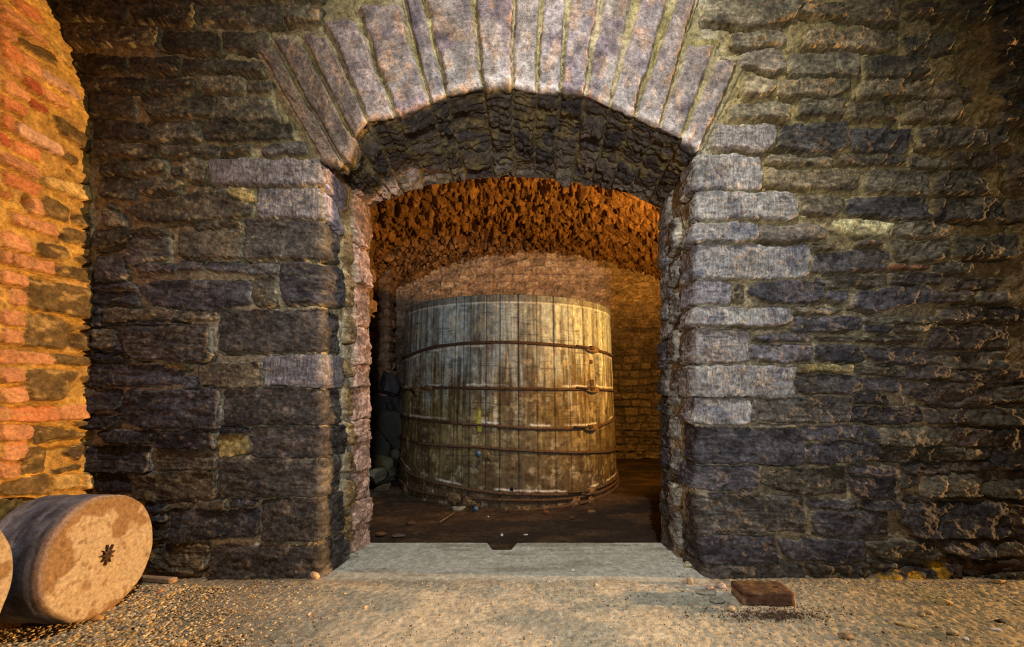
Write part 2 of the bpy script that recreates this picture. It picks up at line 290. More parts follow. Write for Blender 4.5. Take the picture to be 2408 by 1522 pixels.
# ------------------------------------------------------------------ stone relief
def poly_d(x, y, P):
    P = np.asarray(P); area = 0.5*np.sum(P[:, 0]*np.roll(P[:, 1], -1)-np.roll(P[:, 0], -1)*P[:, 1])
    if area < 0: P = P[::-1]
    ds = []
    for k in range(len(P)):
        a = P[k]; b = P[(k+1) % len(P)]; e = b-a; L = np.hypot(*e)+1e-9
        ds.append(((x-a[0])*e[1]-(y-a[1])*e[0])/L)
    ds = np.stack(ds); m = ds.max(axis=0)
    k = 3.0
    return m+np.log(np.exp((ds-m)/k).sum(axis=0))*k - 0.3        # smooth maximum: rounded corners
def stone_field(S, Y, stones, seed, colour_of, Hh=(0.014, 0.034), warp=6.0, crack=0.045, edge=(3.5, 7), sag=True, grow=3.0, jw=4.5):
    """S, Y in pixels of the wall. Returns height in metres, albedo, stone mask, tool-mark mask"""
    rnd = random.Random(seed)
    wx = warp*fbm(S/34, Y/30, seed, 3)+1.8*fbm(S/7, Y/7, seed+5, 2)
    wy = warp*0.8*fbm(S/42, Y/26, seed+9, 3)+1.8*fbm(S/7, Y/7, seed+15, 2)
    X1 = S+wx; Y1 = Y+wy
    d1 = np.full(S.shape, 99.0); d2 = d1.copy(); sid = np.full(S.shape, -1)
    box = []
    for i, (P, tone) in enumerate(stones):
        P = np.asarray(P, dtype=float); x0, y0 = P.min(axis=0)-16; x1, y1 = P.max(axis=0)+16
        sel = (S > x0) & (S < x1) & (Y > y0) & (Y < y1)
        box.append((P.mean(axis=0), max(8, (x1-x0)/2-16), max(8, (y1-y0)/2-16)))
        if not sel.any(): continue
        d = poly_d(X1[sel], Y1[sel], P); a = d1[sel]; b = d2[sel]; n = d < a
        d2[sel] = np.where(n, a, np.minimum(b, d)); sd = sid[sel]; sd[n] = i; sid[sel] = sd; d1[sel] = np.where(n, d, a)
    h = np.zeros(S.shape); m = np.zeros(S.shape); tool = np.zeros(S.shape); below = np.zeros(S.shape)
    col = colour_of(S, Y, None, None)
    gapw = sstep(0.0, jw, d2-d1)
    for i, (P, tone) in enumerate(stones):
        hi = rnd.uniform(*Hh); e = rnd.uniform(*edge); tx = rnd.uniform(-1, 1)*0.007; ty = rnd.uniform(-0.1, 1)*0.016; r = rnd.random(); r2 = rnd.random()
        sel = sid == i
        if not sel.any(): continue
        c, hx, hy = box[i]; sx = X1[sel]; sy = Y1[sel]
        ms = sstep(-grow, e-grow, -d1[sel])*gapw[sel]
        h[sel] = ms*(hi+tx*(sx-c[0])/hx+ty*(sy-c[1])/hy+0.0035*(1-np.clip(((sx-c[0])/hx)**2, 0, 1)))
        cs = colour_of(S[sel], Y[sel], tone, r); mm = sstep(0.1, 0.6, ms)[..., None]
        col[sel] = col[sel]*(1-mm)+cs*mm
        tool[sel] = (1.0 if tone in ('g', 'G', 'v') else (0.55 if r2 < 0.4 else 0.15))*ms; m[sel] = ms; below[sel] = (sy-c[1])/hy
    cr = np.maximum(np.exp(-((d1-grow-1.4)/2.0)**4), np.exp(-((d2-d1)/2.6)**4)*sstep(6, 2, d1))
    where = sstep(0.42, 0.50, vnoise(S/60, Y/20, seed+33)) * (0.06+0.94*sstep(0.45, 0.9, below) if sag else 1.0)
    where = np.maximum(where, 0.12*sstep(0.5, 0.8, vnoise(S/20, Y/20, seed+35)))
    h = h-crack*cr*where*2.0
    return h, col, m, tool

def wall_colour(side):
    brown = lin((122, 110, 86)); blue = lin((74, 71, 73)); pale = lin((172, 160, 142)); dark = lin((70, 66, 72)); mort = lin((170, 152, 106))
    def f(S, Y, tone, r):
        n = vnoise(S/90, Y/60, 3); n2 = fbm(S/10, Y/8, 8, 4, 0.7); n3 = fbm(S/45, Y/30, 18, 3)
        if tone is None and r is None:
            if side == 'L':
                m = mixc(lin((150, 136, 96)), lin((164, 156, 134)), sstep(300, 1000, Y))
            else:
                m = mixc(lin((138, 122, 80)), lin((132, 120, 96)), sstep(300, 900, Y))
                m = mixc(m, lin((112, 84, 40)), 0.7*sstep(2000, 2350, S))
                m = mixc(m, lin((178, 172, 150)), 0.5*sstep(1720, 1640, S))
            return m*np.exp(0.34*n2+0.2*n3)[..., None]
        if side == 'L':
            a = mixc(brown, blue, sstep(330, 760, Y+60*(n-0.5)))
            a = a*(0.62+0.5*sstep(1300, 500, Y))[..., None] if False else a
        else:
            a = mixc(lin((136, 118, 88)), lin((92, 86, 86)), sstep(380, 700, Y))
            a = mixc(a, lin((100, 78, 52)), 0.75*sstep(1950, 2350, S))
        a = mixc(a, brown*0.8, 0.75*(1.0 if (r*7.3) % 1 < 0.35 else 0.0)*np.ones(S.shape))
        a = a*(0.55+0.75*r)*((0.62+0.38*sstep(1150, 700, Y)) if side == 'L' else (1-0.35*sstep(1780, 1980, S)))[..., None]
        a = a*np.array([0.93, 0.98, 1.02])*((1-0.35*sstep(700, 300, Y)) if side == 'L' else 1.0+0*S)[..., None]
        if tone == 'd': a = mixc(a, blue*0.72, 0.6*np.ones(S.shape))
        if tone in ('g', 'v'): a = mixc(a, lin((138, 132, 132)), 0.55*np.ones(S.shape))
        if tone == 'v': a = mixc(a, lin((158, 146, 158)), 0.6*np.ones(S.shape))
        if tone == 'G': a = mixc(mixc(a, lin((150, 146, 140)), 0.75*np.ones(S.shape)), lin((78, 78, 92)), 0.65*sstep(0.0, 0.8, fbm(S/48, Y/30, 46, 5)))
        if tone == 'w': a = mixc(a, lin((150, 138, 126)), 0.4*np.ones(S.shape))
        if tone == 'l': a = mixc(a, lin((186, 176, 128)), 0.8*np.ones(S.shape))
        if tone in ('y',): a = mixc(a, lin((160, 142, 84)), 0.6*np.ones(S.shape))
        if tone == 'Y': a = mixc(a, lin((190, 146, 28)), 0.75*sstep(0.35, 0.6, vnoise(S/22, Y/14, 71)))
        if tone == 'r': a = mixc(a, lin((130, 84, 48)), 0.6*np.ones(S.shape))
        if tone == 'p': a = mixc(a, lin((196, 160, 138)), 0.85*np.ones(S.shape))
        if tone == 'O': a = mixc(a, lin((130, 128, 118)), 0.8*np.ones(S.shape))
        if tone == 'o': a = mixc(a, lin((160, 132, 86)), 0.75*np.ones(S.shape))
        gk = 0.5 if tone in ('g', 'G', 'v') else 1.0; a = a*np.exp(0.66*gk*n2+0.5*gk*n3)[..., None]
        patch = sstep(0.30, 0.95, fbm(S/13+9, Y/7, 44, 5, 0.65))*0.5*(0.3+sstep(0.3, 0.7, vnoise(S/70, Y/40, 45)))       # lime wash and dust left on the stones
        a = mixc(a, mort*0.95, patch*(0.8 if tone != 'd' else 0.5))
        bl = sstep(0.25, 0.9, fbm(S/36, Y/26, 52, 5))*0.5
        return mixc(a, lin((42, 40, 46)), bl)
    return f

def side_strip(side):
    E = EL if side == 'L' else ER; sg = 1 if side == 'L' else -1
    rho = 9.0
    if side == 'L': s = seg((60, 180, 10), (180, EL-14, 2.2), (EL-14, EL+14, 1.8), (EL+14, EL+226, 2.6))
    else: s = seg((ER-226, ER-14, 2.6), (ER-14, ER+14, 1.8), (ER+14, 2420, 2.2), (2420, 3000, 5))
    y = seg((-330, -10, 8), (-10, 1376, 2.2))
    S, Y = np.meshgrid(s, y)
    q = (S-E)*sg                                     # >0 runs into the doorway
    flare = 25*sstep(1180, 1365, Y) if side == 'R' else -6*sstep(1150, 1350, Y)
    Xe = (E+flare*(1.0)-CX)/450.0
    Xb = (862-CX)/(FOC/YB) if side == 'L' else (1561-CX)/(FOC/YB)
    def face(qq): return np.stack([Xe-qq*(-sg)/450.0*1.0, np.full(S.shape, YF), np.zeros(S.shape)], -1)
    def jamb(qq):
        f = qq/210.0
        return np.stack([Xe+(Xb-Xe)*f, YF+(YB-YF)*f, np.zeros(S.shape)], -1)
    t = np.clip((q+rho)/(2*rho), 0, 1)[..., None]
    A = face(-rho*np.ones(S.shape)); B = face(0*q); Cc = jamb(rho*np.ones(S.shape))
    bez = A*(1-t)**2+2*B*t*(1-t)+Cc*t**2
    P = np.where((q < -rho)[..., None], face(q), np.where((q > rho)[..., None], jamb(q), bez))
    P[..., 2] = 1+(HOR-Y)/450.0
    N = grid_normals(P, -1.0)
    if N[len(y)//2, len(s)//4 if side == 'L' else -len(s)//4, 1] > 0: N = -N
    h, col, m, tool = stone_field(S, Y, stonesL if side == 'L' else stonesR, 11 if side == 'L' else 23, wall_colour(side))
    rough = fbm(S/44, Y/20, 61, 6, 0.6)*0.0095*(0.4+m)*(1-0.5*tool)+fbm(S/9, Y/6, 77, 3)*0.0022
    bed = (ridge(S/60, Y/7.5, 81, 3)-0.6)*0.013*m*sstep(0.45, 0.7, vnoise(S/120, Y/60, 83))
    lump = fbm(S/11, Y/11, 87, 3)*0.0035*(1-m)
    h = h+rough+bed+lump
    if side == 'R':
        far = sstep(1980, 2260, S)*sstep(900, 200, Y)+0.38*sstep(1690, 2000, S)
        dg = (ridge((S+Y*0.7)/42, (Y-S*0.7)/80, 95, 5)-0.62)*0.07
        h = h+0.010*sstep(2440, 2640, S)+dg*far+0.02*sstep(1900, 2400, S)*fbm(S/90, Y/60, 97, 4)  # wall swelled out of view to shade flat stones from passage_lamp
    else:
        h = h+0.03*sstep(250, 150, S)*fbm(S/20, Y/30, 98, 3)
    P = P+N*h[..., None]
    keep = ~((q[:-1, :-1] > 12) & (Y[:-1, :-1] < 372))
    V = P.reshape(-1, 3); F = grid_faces(len(y), len(s), keep, flip=True)
    uv = np.stack([S/450, Y/450], -1).reshape(-1, 2)
    return V, F, col.reshape(-1, 3), tool.ravel(), uv

def filler_above():
    x = seg((740, 1660, 8)); y = seg((-330, 380, 8)); S, Y = np.meshgrid(x, y)
    P = np.stack([(S-CX)/450, np.full(S.shape, YF), 1+(HOR-Y)/450], -1)
    h = 0.012*fbm(S/60, Y/20, 5, 4); P[..., 1] -= h-0.004
    lim = np.interp(S, [p[0] for p in bot], [p[1] for p in bot])-34; keep = (Y < lim)[:-1, :-1]
    return (P.reshape(-1, 3), grid_faces(len(y), len(x), keep, flip=True), wall_colour('L')(S, Y, None, None).reshape(-1, 3), np.zeros(S.size), np.stack([S/450, Y/450], -1).reshape(-1, 2))

bot = [(758, 379), (810, 390), (834, 330), (867, 287), (932, 276), (1012, 246), (1053, 226), (1137, 208), (1204, 206), (1261, 221), (1316, 219), (1373, 226), (1432, 254), (1489, 276), (1546, 302), (1601, 327), (1642, 357)]
top = [(622, 147), (650, 110), (707, 92), (766, 66), (825, 0), (943, 0), (998, 0), (1114, 0), (1208, 0), (1274, 0), (1337, 0), (1410, 0), (1491, 0), (1583, 0), (1638, 18), (1682, 121), (1738, 165)]

parts = [side_strip('L'), side_strip('R'), filler_above()]
V, F, c_, a_, u_ = merge(parts)
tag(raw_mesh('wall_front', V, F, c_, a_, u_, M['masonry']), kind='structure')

# ------------------------------------------------------------------ the arch: tapered slab voussoirs and the rough soffit
NV = len(bot)-1
cap = [125, 100, 92, 60, 20]+[-200]*8+[-30, 110, 150]       # y where each slab ends
dlt = [0.012, 0.03, -0.012, 0.0, -0.004, -0.004, 0.002, 0.034, 0.012, -0.006, 0.006, -0.014, -0.008, -0.004, 0.0, 0.012]
def arch_mesh():
    tpad = 0.45
    t = seg((-tpad, NV+tpad, 1/22.0))
    s = seg((-1.75, -0.04, 0.011), (-0.04, 0.04, 0.006), (0.04, 1.02, 0.0125))
    T, Q = np.meshgrid(t, s)
    idx = np.arange(NV+1)
    def ext(a):
        a = np.asarray(a, float); xs = np.interp(np.clip(T, 0, NV), idx, a)
        xs = xs+np.where(T < 0, T*(a[1]-a[0]), 0)+np.where(T > NV, (T-NV)*(a[-1]-a[-2]), 0)
        return xs
    bx, by = ext([p[0] for p in bot]), ext([p[1] for p in bot])
    dirx, diry = [], []
    for (x0, y0), (x1, y1) in zip(bot, top):
        L = math.hypot(x1-x0, y1-y0); dirx.append((x1-x0)/L); diry.append((y1-y0)/L)
    dx, dy = ext(dirx), ext(diry)
    tt = T/NV
    # rear intrados, pixels at the rear plane
    kx = [864, 900, 935, 1000, 1100, 1200, 1300, 1400, 1480, 1556]; ky = [484, 470, 458, 434, 419, 413, 418, 433, 452, 488]
    rx = 864+(1556-864)*((bx-758)/(1642-758)); ry = np.interp(rx, kx, ky)
    ry = ry+np.where(rx < 864, (864-rx)*0.8, 0)+np.where(rx > 1556, (rx-1556)*0.8, 0)
    # wavy joints
    F3 = lambda a, b: np.stack([a, b], -1)
    up = np.maximum(-Q, 0)*260.0
    fx = bx+dx*up; fy = by+dy*up
    Pf = np.stack([(fx-CX)/450, np.full(T.shape, YF-0.008), 1+(HOR-fy)/450], -1)
    d = np.clip(Q, 0, 1.05)
    P0 = np.stack([(bx-CX)/450, np.full(T.shape, YF-0.008), 1+(HOR-by)/450], -1)
    k2 = YB/FOC
    P1 = np.stack([(rx-CX)*k2, np.full(T.shape, YB), 1+(HOR-ry)*k2], -1)
    rr = 0.035
    Ps = P0+(P1-P0)*d[..., None]
    w = np.clip((Q+rr)/(2*rr), 0, 1)[..., None]
    Ain = np.stack([((bx+dx*rr*260)-CX)/450, np.full(T.shape, YF-0.008), 1+(HOR-(by+dy*rr*260))/450], -1); Cin = P0+(P1-P0)*rr
    bez = Ain*(1-w)**2+2*P0*w*(1-w)+Cin*w**2
    P = np.where((Q < -rr)[..., None], Pf, np.where((Q > rr)[..., None], Ps, bez))
    N = grid_normals(P, 1.0)
    if N[10, len(t)//2, 1] > 0: N = -N
    Tm = T*46.0                                         # roughly pixels along the arch
    Um = np.where(Q < 0, Q*260, Q*210)
    Tw = T+0.055*fbm(Tm/40, Um/60, 7, 3)+0.03*fbm(Tm/9, Um/9, 9, 2)
    k = np.clip(np.floor(Tw), 0, NV-1).astype(int); fr = np.clip(Tw, -9, 99)-k
    wpx = np.interp(k+0.5, idx[:-1]+0.5, np.diff([p[0] for p in bot])*0+np.hypot(np.diff([p[0] for p in bot]), np.diff([p[1] for p in bot])))
    gap = np.where(Q < 0, 3.0+np.clip(up/260, 0, 1.2)*np.array([4, 3, 6, 3, 12, 10, 3, 2, 2, 7, 5, 11, 12, 14, 13, 12])[k], 2.5)
    dj = np.minimum(fr, 1-fr)*wpx - gap*0.5
    m = sstep(0, 5.5, dj)
    rnd = np.random.RandomState(4)
    H = 0.02+rnd.uniform(-0.006, 0.008, NV)
    H[1] = 0.03; H[7] = 0.032; H[5] += 0.004
    outside = (Tw < 0) | (Tw > NV)
    # end of each slab on the wall face
    endm = sstep(0, 7, (fy-np.array(cap)[k])+7*fbm(Tm/15, Um/15, 13, 2))
    mf = m*endm
    hf = H[k]*mf+fbm(Tm/14, Um/60, 21, 4)*0.004*mf+fbm(Tm/7, Um/9, 25, 3)*0.0028
    hf = hf-0.020*np.exp(-((dj+1.0)/1.8)**2)*sstep(0.5, 0.68, vnoise(k*3.1+T*0.2, Um/70, 27))
    hide = (fy < np.array(cap)[k]-16) & (k < 4) | (fy < np.array(cap)[k]-16) & (k > 12)
    hf = np.where(hide | (T < -0.12) | (T > NV+0.12), -0.035, hf)
    # soffit: courses of broken ends
    rows = 5.0
    off = rnd.uniform(-0.35, 0.35, (NV, 8)); U = Q*rows+0.28*fbm(Tm/18, Q*6, 31, 3)
    rowshift = off[k, np.clip(np.floor(U), 0, 7).astype(int)]
    U2 = U+0.55*(vnoise(k*7.7, k*0+2.0, 5)-0.5)
    r = np.clip(np.floor(U2), 0, 7).astype(int); fu = U2-np.floor(U2)
    subsplit = (rnd.uniform(0, 1, (NV, 8)) < 0.22)[k, r]
    hcell = rnd.uniform(-0.045, 0.022, (NV, 8)); hc = hcell[k, r]+np.where(subsplit & (fr > 0.5), 0.018, 0)
    wr = 210/rows
    de = np.minimum(fu, 1-fu)*wr-2.0; ms = sstep(-1.5, 3.5, de)*sstep(-1.5, 4.5, np.minimum(fr, 1-fr)*wpx-2.0)
    hs = hc*ms+(-0.02)*(1-ms)+(0.5-fu)*-0.020*ms
    hs = hs+(ridge(Q*24+0.6*fbm(Tm/20, Q*3, 47, 2), Tm/46, 41, 4)-0.6)*0.060*ms+fbm(Tm/9, Q*26, 43, 4)*0.008
    first = np.array(dlt)[k]*m; hs = hs+np.where(r == 0, 0, 0)
    wq = sstep(-0.03, 0.06, Q)
    fw = sstep(0.26, 0.16, Q)
    hs = hs*(1-fw*0.3)+first*fw
    hs = np.where((T < -0.2) | (T > NV+0.2), -0.01, hs)
    h = hf*(1-wq)+hs*wq+first*0.4*np.exp(-((Q)/0.05)**2)
    P = P+N*h[..., None]
    # albedo
    n2 = fbm(Tm/13, Um/26, 51, 4); n3 = fbm(Tm/40, Um/60, 53, 3)
    base = mixc(lin((194, 176, 156)), lin((176, 162, 156)), vnoise(k*1.7, k*0.9, 3))*(0.72+0.45*rnd.uniform(0, 1, NV)[k])[..., None]
    base = mixc(base, lin((206, 196, 186)), 0.5*sstep(1.0, 0.0, up/170)*sstep(2.5, 6, T))
    base = mixc(base, lin((112, 92, 108)), 0.6*sstep(0.1, 0.7, n3)); base = mixc(base, lin((212, 166, 122)), 0.5*sstep(0.1, 0.7, fbm(Tm/11, Um/30, 57, 3)))
    base = mixc(base, lin((116, 98, 76)), 0.65*sstep(4.2, 1.0, T))
    mort = mixc(lin((176, 160, 96)), lin((196, 176, 140)), vnoise(Tm/40, Um/60, 59))
    cf = mixc(mort, base, sstep(0.1, 0.7, mf))*np.exp(0.46*n2)[..., None]
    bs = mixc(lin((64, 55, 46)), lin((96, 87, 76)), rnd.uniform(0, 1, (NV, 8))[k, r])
    bs = bs*(0.75+0.9*np.clip(Q, 0, 1)**2)[..., None]; bs = mixc(bs, lin((62, 58, 58)), 0.7*(rnd.uniform(0, 1, (NV, 8)) < 0.25)[k, r])  # soffit shade painted in: front courses darker, rear ones brighter
    bs = mixc(bs, lin((204, 178, 164)), 0.85*sstep(0.72, 0.85, Q)*sstep(5.5, 3.5, T))
    bs = mixc(bs, lin((116, 102, 64)), 0.7*sstep(0.2, 0.6, fbm(Tm/30, Q*9, 63, 3)))
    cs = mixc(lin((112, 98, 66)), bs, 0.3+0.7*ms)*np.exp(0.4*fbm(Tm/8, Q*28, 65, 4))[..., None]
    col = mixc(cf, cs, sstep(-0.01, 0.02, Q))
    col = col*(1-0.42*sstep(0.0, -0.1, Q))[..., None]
    uv = np.stack([Um/450, Tm/450], -1).reshape(-1, 2)
    tool = np.where(Q < 0, 0.45*mf, 0.1)
    keep = ~((Q[:-1, :-1] < -0.02) & hide[:-1, :-1] & (hf[:-1, :-1] < -0.03))
    return P.reshape(-1, 3), grid_faces(len(s), len(t), keep, flip=False), col.reshape(-1, 3), tool.ravel(), uv
V, F, c_, a_, u_ = arch_mesh()
tag(raw_mesh('trim_1', V, F, c_, a_, u_, M['masonry']), kind='structure')

# ------------------------------------------------------------------ brick and rubble wall on the left
def lean(z): return 0.44*np.maximum(z-2.3, 0)**2
def px_to_left(x, y):
    z = 1.5; D = 2.2
    for _ in range(12):
        D = (2.2+lean(z))*FOC/(CX-x); z = 1+(HOR-y)*D/FOC
    return D, z
def left_wall():
    K = 450.0
    sts = [([(px_to_left(x, y)[0]*K, -px_to_left(x, y)[1]*K) for x, y in P], t) for P, t in bricksL]
    # the same bond carried on towards the viewer, outside the frame
    rn = random.Random(8)
    for r in range(22):
        z0 = 0.05+r*0.155; x = 1.825-rn.uniform(0, 0.02)
        while x > 0.4:
            w = rn.choice((0.24, 0.24, 0.12)); sts.append(([((x-w)*K, -(z0+0.07)*K), ((x-0.015)*K, -(z0+0.07)*K), ((x-0.015)*K, -z0*K), ((x-w)*K, -z0*K)], 'p')); 
            sts.append(([((x-w-0.05)*K, -(z0+0.147)*K), ((x-0.065)*K, -(z0+0.147)*K), ((x-0.065)*K, -(z0+0.08)*K), ((x-w-0.05)*K, -(z0+0.08)*K)], 'p')); x -= w
    d = seg((0.3, 1.74, 0.012), (1.74, 2.30, 0.0042)); z = seg((3.75, 3.2, 0.02), (3.2, -0.03, 0.0055))
    Dg, Z = np.meshgrid(d, z); S = Dg*K; Y = -Z*K
    pal = {'o': (218, 142, 92), 'p': (206, 148, 104), 'r': (180, 98, 66), 'w': (220, 178, 150), 's': (112, 92, 58), 'l': (200, 168, 104), 'd': (90, 76, 56)}
    def f(S, Y, tone, r):
        n2 = fbm(S/13, Y/10, 8, 4); n3 = fbm(S/34, Y/24, 18, 3)
        if r is None:
            return mixc(lin((214, 174, 88)), lin((176, 138, 78)), vnoise(S/40, Y/40, 3))*np.exp(0.3*n2+0.2*n3)[..., None]
        a = np.ones(S.shape)[..., None]*lin(pal[tone])*(0.82+0.36*r)
        a = a*np.exp((0.14 if tone in 'opwr' else 0.4)*n2+0.18*n3)[..., None]
        k = 0.55 if tone in 'sld' else 0.3
        return mixc(a, lin((222, 184, 112)), k*sstep(0.2, 0.8, fbm(S/26+5, Y/13, 44, 4)))
    h, col, m, tool = stone_field(S, Y, sts, 31, f, Hh=(0.010, 0.022), warp=2.6, crack=0.010, edge=(2.5, 4), sag=False, grow=1.5, jw=3.0)
    h = h+fbm(S/30, Y/18, 61, 4)*0.005+fbm(S/6, Y/6, 63, 3)*0.0042*(1.3-m)+fbm(S/90, Y/70, 65, 3)*0.012
    # a deep hole under the low lintel stone, another one higher up and the socket of a lost brick
    for hx, hy, a, b, dep in [(370/2.5375, 560+1225/2.5375, 32, 9, 0.07), (150/2.5375, 1205/2.5375, 7, 9, 0.05), (90/2.5375, 175/2.5375, 28, 8, 0.045), (425/2.5375, 1030/2.5375, 7, 4, 0.04), (430/2.5375, 560+600/2.5375, 12, 12, 0.04), (358/2.5375, 1410/2.5375, 4, 7, 0.03), (437/2.5375, 1290/2.5375, 4, 7, 0.03)]:
        dd, zz = px_to_left(hx, hy)
        rx = a*0.0026*K/1.2; h = h-dep*sstep(1.4, 0.5, np.hypot((S-dd*K)/rx*0.8, (Y+zz*K)/(b*0.0042*K/1.4)))
    P = np.stack([-(2.2+lean(Z))+h, Dg, Z], -1); col = col*0.74
    return P.reshape(-1, 3), grid_faces(len(z), len(d), None, flip=False), col.reshape(-1, 3), tool.ravel(), np.stack([S/K, Y/K], -1).reshape(-1, 2)
V, F, c_, a_, u_ = left_wall()
tag(raw_mesh('wall_left', V, F, c_, a_, u_, M['brickwork']), kind='structure')

# ------------------------------------------------------------------ chamber behind the arch
XL, XR, YR, ZFL = -1.74, 3.1, 6.3, -0.10
def vault_z(X):
    xc = 0.35; R = 4.1; return 2.95-(R-np.sqrt(np.maximum(R*R-(X-xc)**2, 0.01)))*1.0
def auto_rows(S, Y, rowh, wmin, wmax, seed, sh=None):
    """coursed rubble without tracing: distance to the joints, cell id"""
    Yw = Y+0.02*fbm(S/0.35, Y/0.25, seed, 3); r = np.floor(Yw/rowh); fy = Yw/rowh-r
    wj = wmin+(wmax-wmin)*_hash(r.astype(np.int64), r.astype(np.int64)*0+3, seed)
    Sx = S+0.015*fbm(S/0.1, Y/0.1, seed+3, 2)+_hash(r.astype(np.int64), r.astype(np.int64)*0+9, seed)*5
    c = np.floor(Sx/wj); fx = Sx/wj-c
    cut = 0.25*(_hash(c.astype(np.int64), r.astype(np.int64), seed+5)-0.5)
    d = np.minimum(np.minimum(fx, 1-fx)*wj, np.minimum(fy, 1-fy)*rowh)
    return d, _hash(c.astype(np.int64), r.astype(np.int64), seed+11)
def rubble_patch(P, S, Y, amp, seed, base, mort, rowh=0.11, wmin=0.13, wmax=0.34, sign=1.0, hole=None, flip=False):
    N = grid_normals(P, sign); d, cid = auto_rows(S, Y, rowh, wmin, wmax, seed)
    m = sstep(0.003, 0.018, d)
    h = m*(0.012+0.03*cid)+fbm(S/0.11, Y/0.05, seed+1, 4)*amp+(ridge(S/0.09, Y/0.06, seed+2, 4)-0.6)*amp*1.2
    if hole is not None: h = h-hole(S, Y)
    n = fbm(S/0.07, Y/0.05, seed+4, 4)
    col = mixc(mort, mixc(base*0.62, base*1.3, cid), 0.35+0.65*m)*np.exp(0.4*n)[..., None]
    return (P+N*h[..., None]).reshape(-1, 3), col.reshape(-1, 3)
# rear wall (up to the vault)
x = seg((XL-0.1, 2.6, 0.011), (2.6, XR+0.05, 0.05)); v = np.linspace(0, 1, 280)
X, Vv = np.meshgrid(x, v); Z = ZFL-0.05+(vault_z(X)+0.12-ZFL)*Vv
P = np.stack([X, np.full(X.shape, YR), Z], -1)
base = mixc(lin((214, 186, 156)), lin((112, 98, 84)), sstep(2.6, 1.7, Z)); mort = mixc(lin((170, 144, 116)), lin((54, 44, 36)), sstep(2.1, 1.3, Z))  # lamp light painted in: paler lunette, darker stones and joints lower down
N_ = 1.0
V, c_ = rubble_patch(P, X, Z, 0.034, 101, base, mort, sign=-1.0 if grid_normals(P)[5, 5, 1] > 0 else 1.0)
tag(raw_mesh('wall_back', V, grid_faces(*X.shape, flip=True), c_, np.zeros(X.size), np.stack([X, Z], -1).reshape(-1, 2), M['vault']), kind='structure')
# chamber side walls
def side_wall(name, Xw, yy, sgn, seed, niche=None):
    y = seg(*yy); z = np.linspace(ZFL-0.05, vault_z(np.array([Xw]))[0]+0.15, 200); Y, Z = np.meshgrid(y, z)
    P = np.stack([np.full(Y.shape, Xw), Y, Z], -1); s = 1.0 if grid_normals(P)[3, 3, 0]*sgn > 0 else -1.0
    V, c = rubble_patch(P, Y, Z, 0.03, seed, np.ones(Y.shape)[..., None]*lin((104, 86, 70)), np.ones(Y.shape)[..., None]*lin((86, 72, 60)), sign=s, hole=niche)
    tag(raw_mesh(name, V, grid_faces(*Y.shape, flip=sgn < 0), c, np.zeros(Y.size), np.stack([Y, Z], -1).reshape(-1, 2), M['vault']), kind='structure')
def niche(S, Y): return 0.7*sstep(0.02, -0.02, np.maximum(np.abs(S-5.72)-0.27, np.abs(Y-2.5)-0.27)+0.05*fbm(S/0.1, Y/0.1, 5, 3))
side_wall('wall_chamber_left', XL, ((2.7, 4.8, 0.03), (4.8, 6.4, 0.012)), 1, 141, niche)
side_wall('wall_chamber_right', XR, ((2.7, 6.4, 0.03),), -1, 171)
# two masonry piers on the left side of the chamber
def pier(x1, ya, yb, ztop, seed, zbot=ZFL-0.05):
    pts = [(XL-0.02, ya), (x1, ya), (x1, yb), (XL-0.02, yb)]; segs = []
    for (ax, ay), (bx_, by_) in zip(pts[:-1], pts[1:]):
        n = max(2, int(math.hypot(bx_-ax, by_-ay)/0.012)); segs += [(ax+(bx_-ax)*k/n, ay+(by_-ay)*k/n) for k in range(n)]
    segs.append(pts[-1]); q = np.array(segs); z = np.arange(zbot, ztop, 0.014)
    run = np.concatenate([[0], np.cumsum(np.hypot(*np.diff(q, axis=0).T))])
    X = np.repeat(q[None, :, 0], len(z), 0); Y = np.repeat(q[None, :, 1], len(z), 0); Z = np.repeat(z[:, None], len(q), 1); S = np.repeat(run[None], len(z), 0)
    P = np.stack([X, Y, Z], -1); N = grid_normals(P); mid = (np.abs(X-x1) < 1e-6) & (Y > ya+0.05) & (Y < yb-0.05)
    sg = 1.0 if N[mid][0][0] > 0 else -1.0
    V, c = rubble_patch(P, S, Z, 0.016, seed, np.ones(X.shape)[..., None]*lin((150, 122, 94)), np.ones(X.shape)[..., None]*lin((120, 98, 74)), sign=sg)
    return V, grid_faces(*X.shape, flip=False), c, np.zeros(X.size), np.stack([S, Z], -1).reshape(-1, 2)
V, F, c_, a_, u_ = merge([pier(-1.06, YB+0.02, 3.2, 2.84, 5, 1.50), pier(-1.61, 5.5, 5.74, 2.50, 9)])
tag(raw_mesh('trim_2', V, F, c_, a_, u_, M['vault']), kind='structure')
# vault
y = seg((2.66, 3.7, 0.03), (3.7, 6.4, 0.010)); x = seg((XL-0.15, 2.8, 0.0085), (2.8, XR+0.1, 0.04)); X, Y = np.meshgrid(x, y)
P = np.stack([X, Y, vault_z(X)], -1)
f1, f2, cid = worley(X/0.085+0.3*fbm(X/0.1, Y/0.1, 1, 2), Y/0.11, 5)
hv = -0.055*sstep(0.42, 0.0, f2-f1)*(0.3+vnoise(X/0.3, Y/0.3, 2))+0.05*(cid-0.5)+0.035*fbm(X/0.12, Y/0.08, 3, 5)+0.05*(ridge(X/0.11, Y/0.09, 4, 4)-0.6)
hv -= 0.085*sstep(0.58, 0.72, vnoise(X/0.06, Y/0.09, 7)); hv += 0.016*fbm(X/0.025, Y/0.04, 8, 3)
P[..., 2] -= hv
cv = mixc(lin((128, 96, 62)), lin((176, 134, 90)), cid)*np.exp(0.35*fbm(X/0.05, Y/0.05, 9, 4))[..., None]
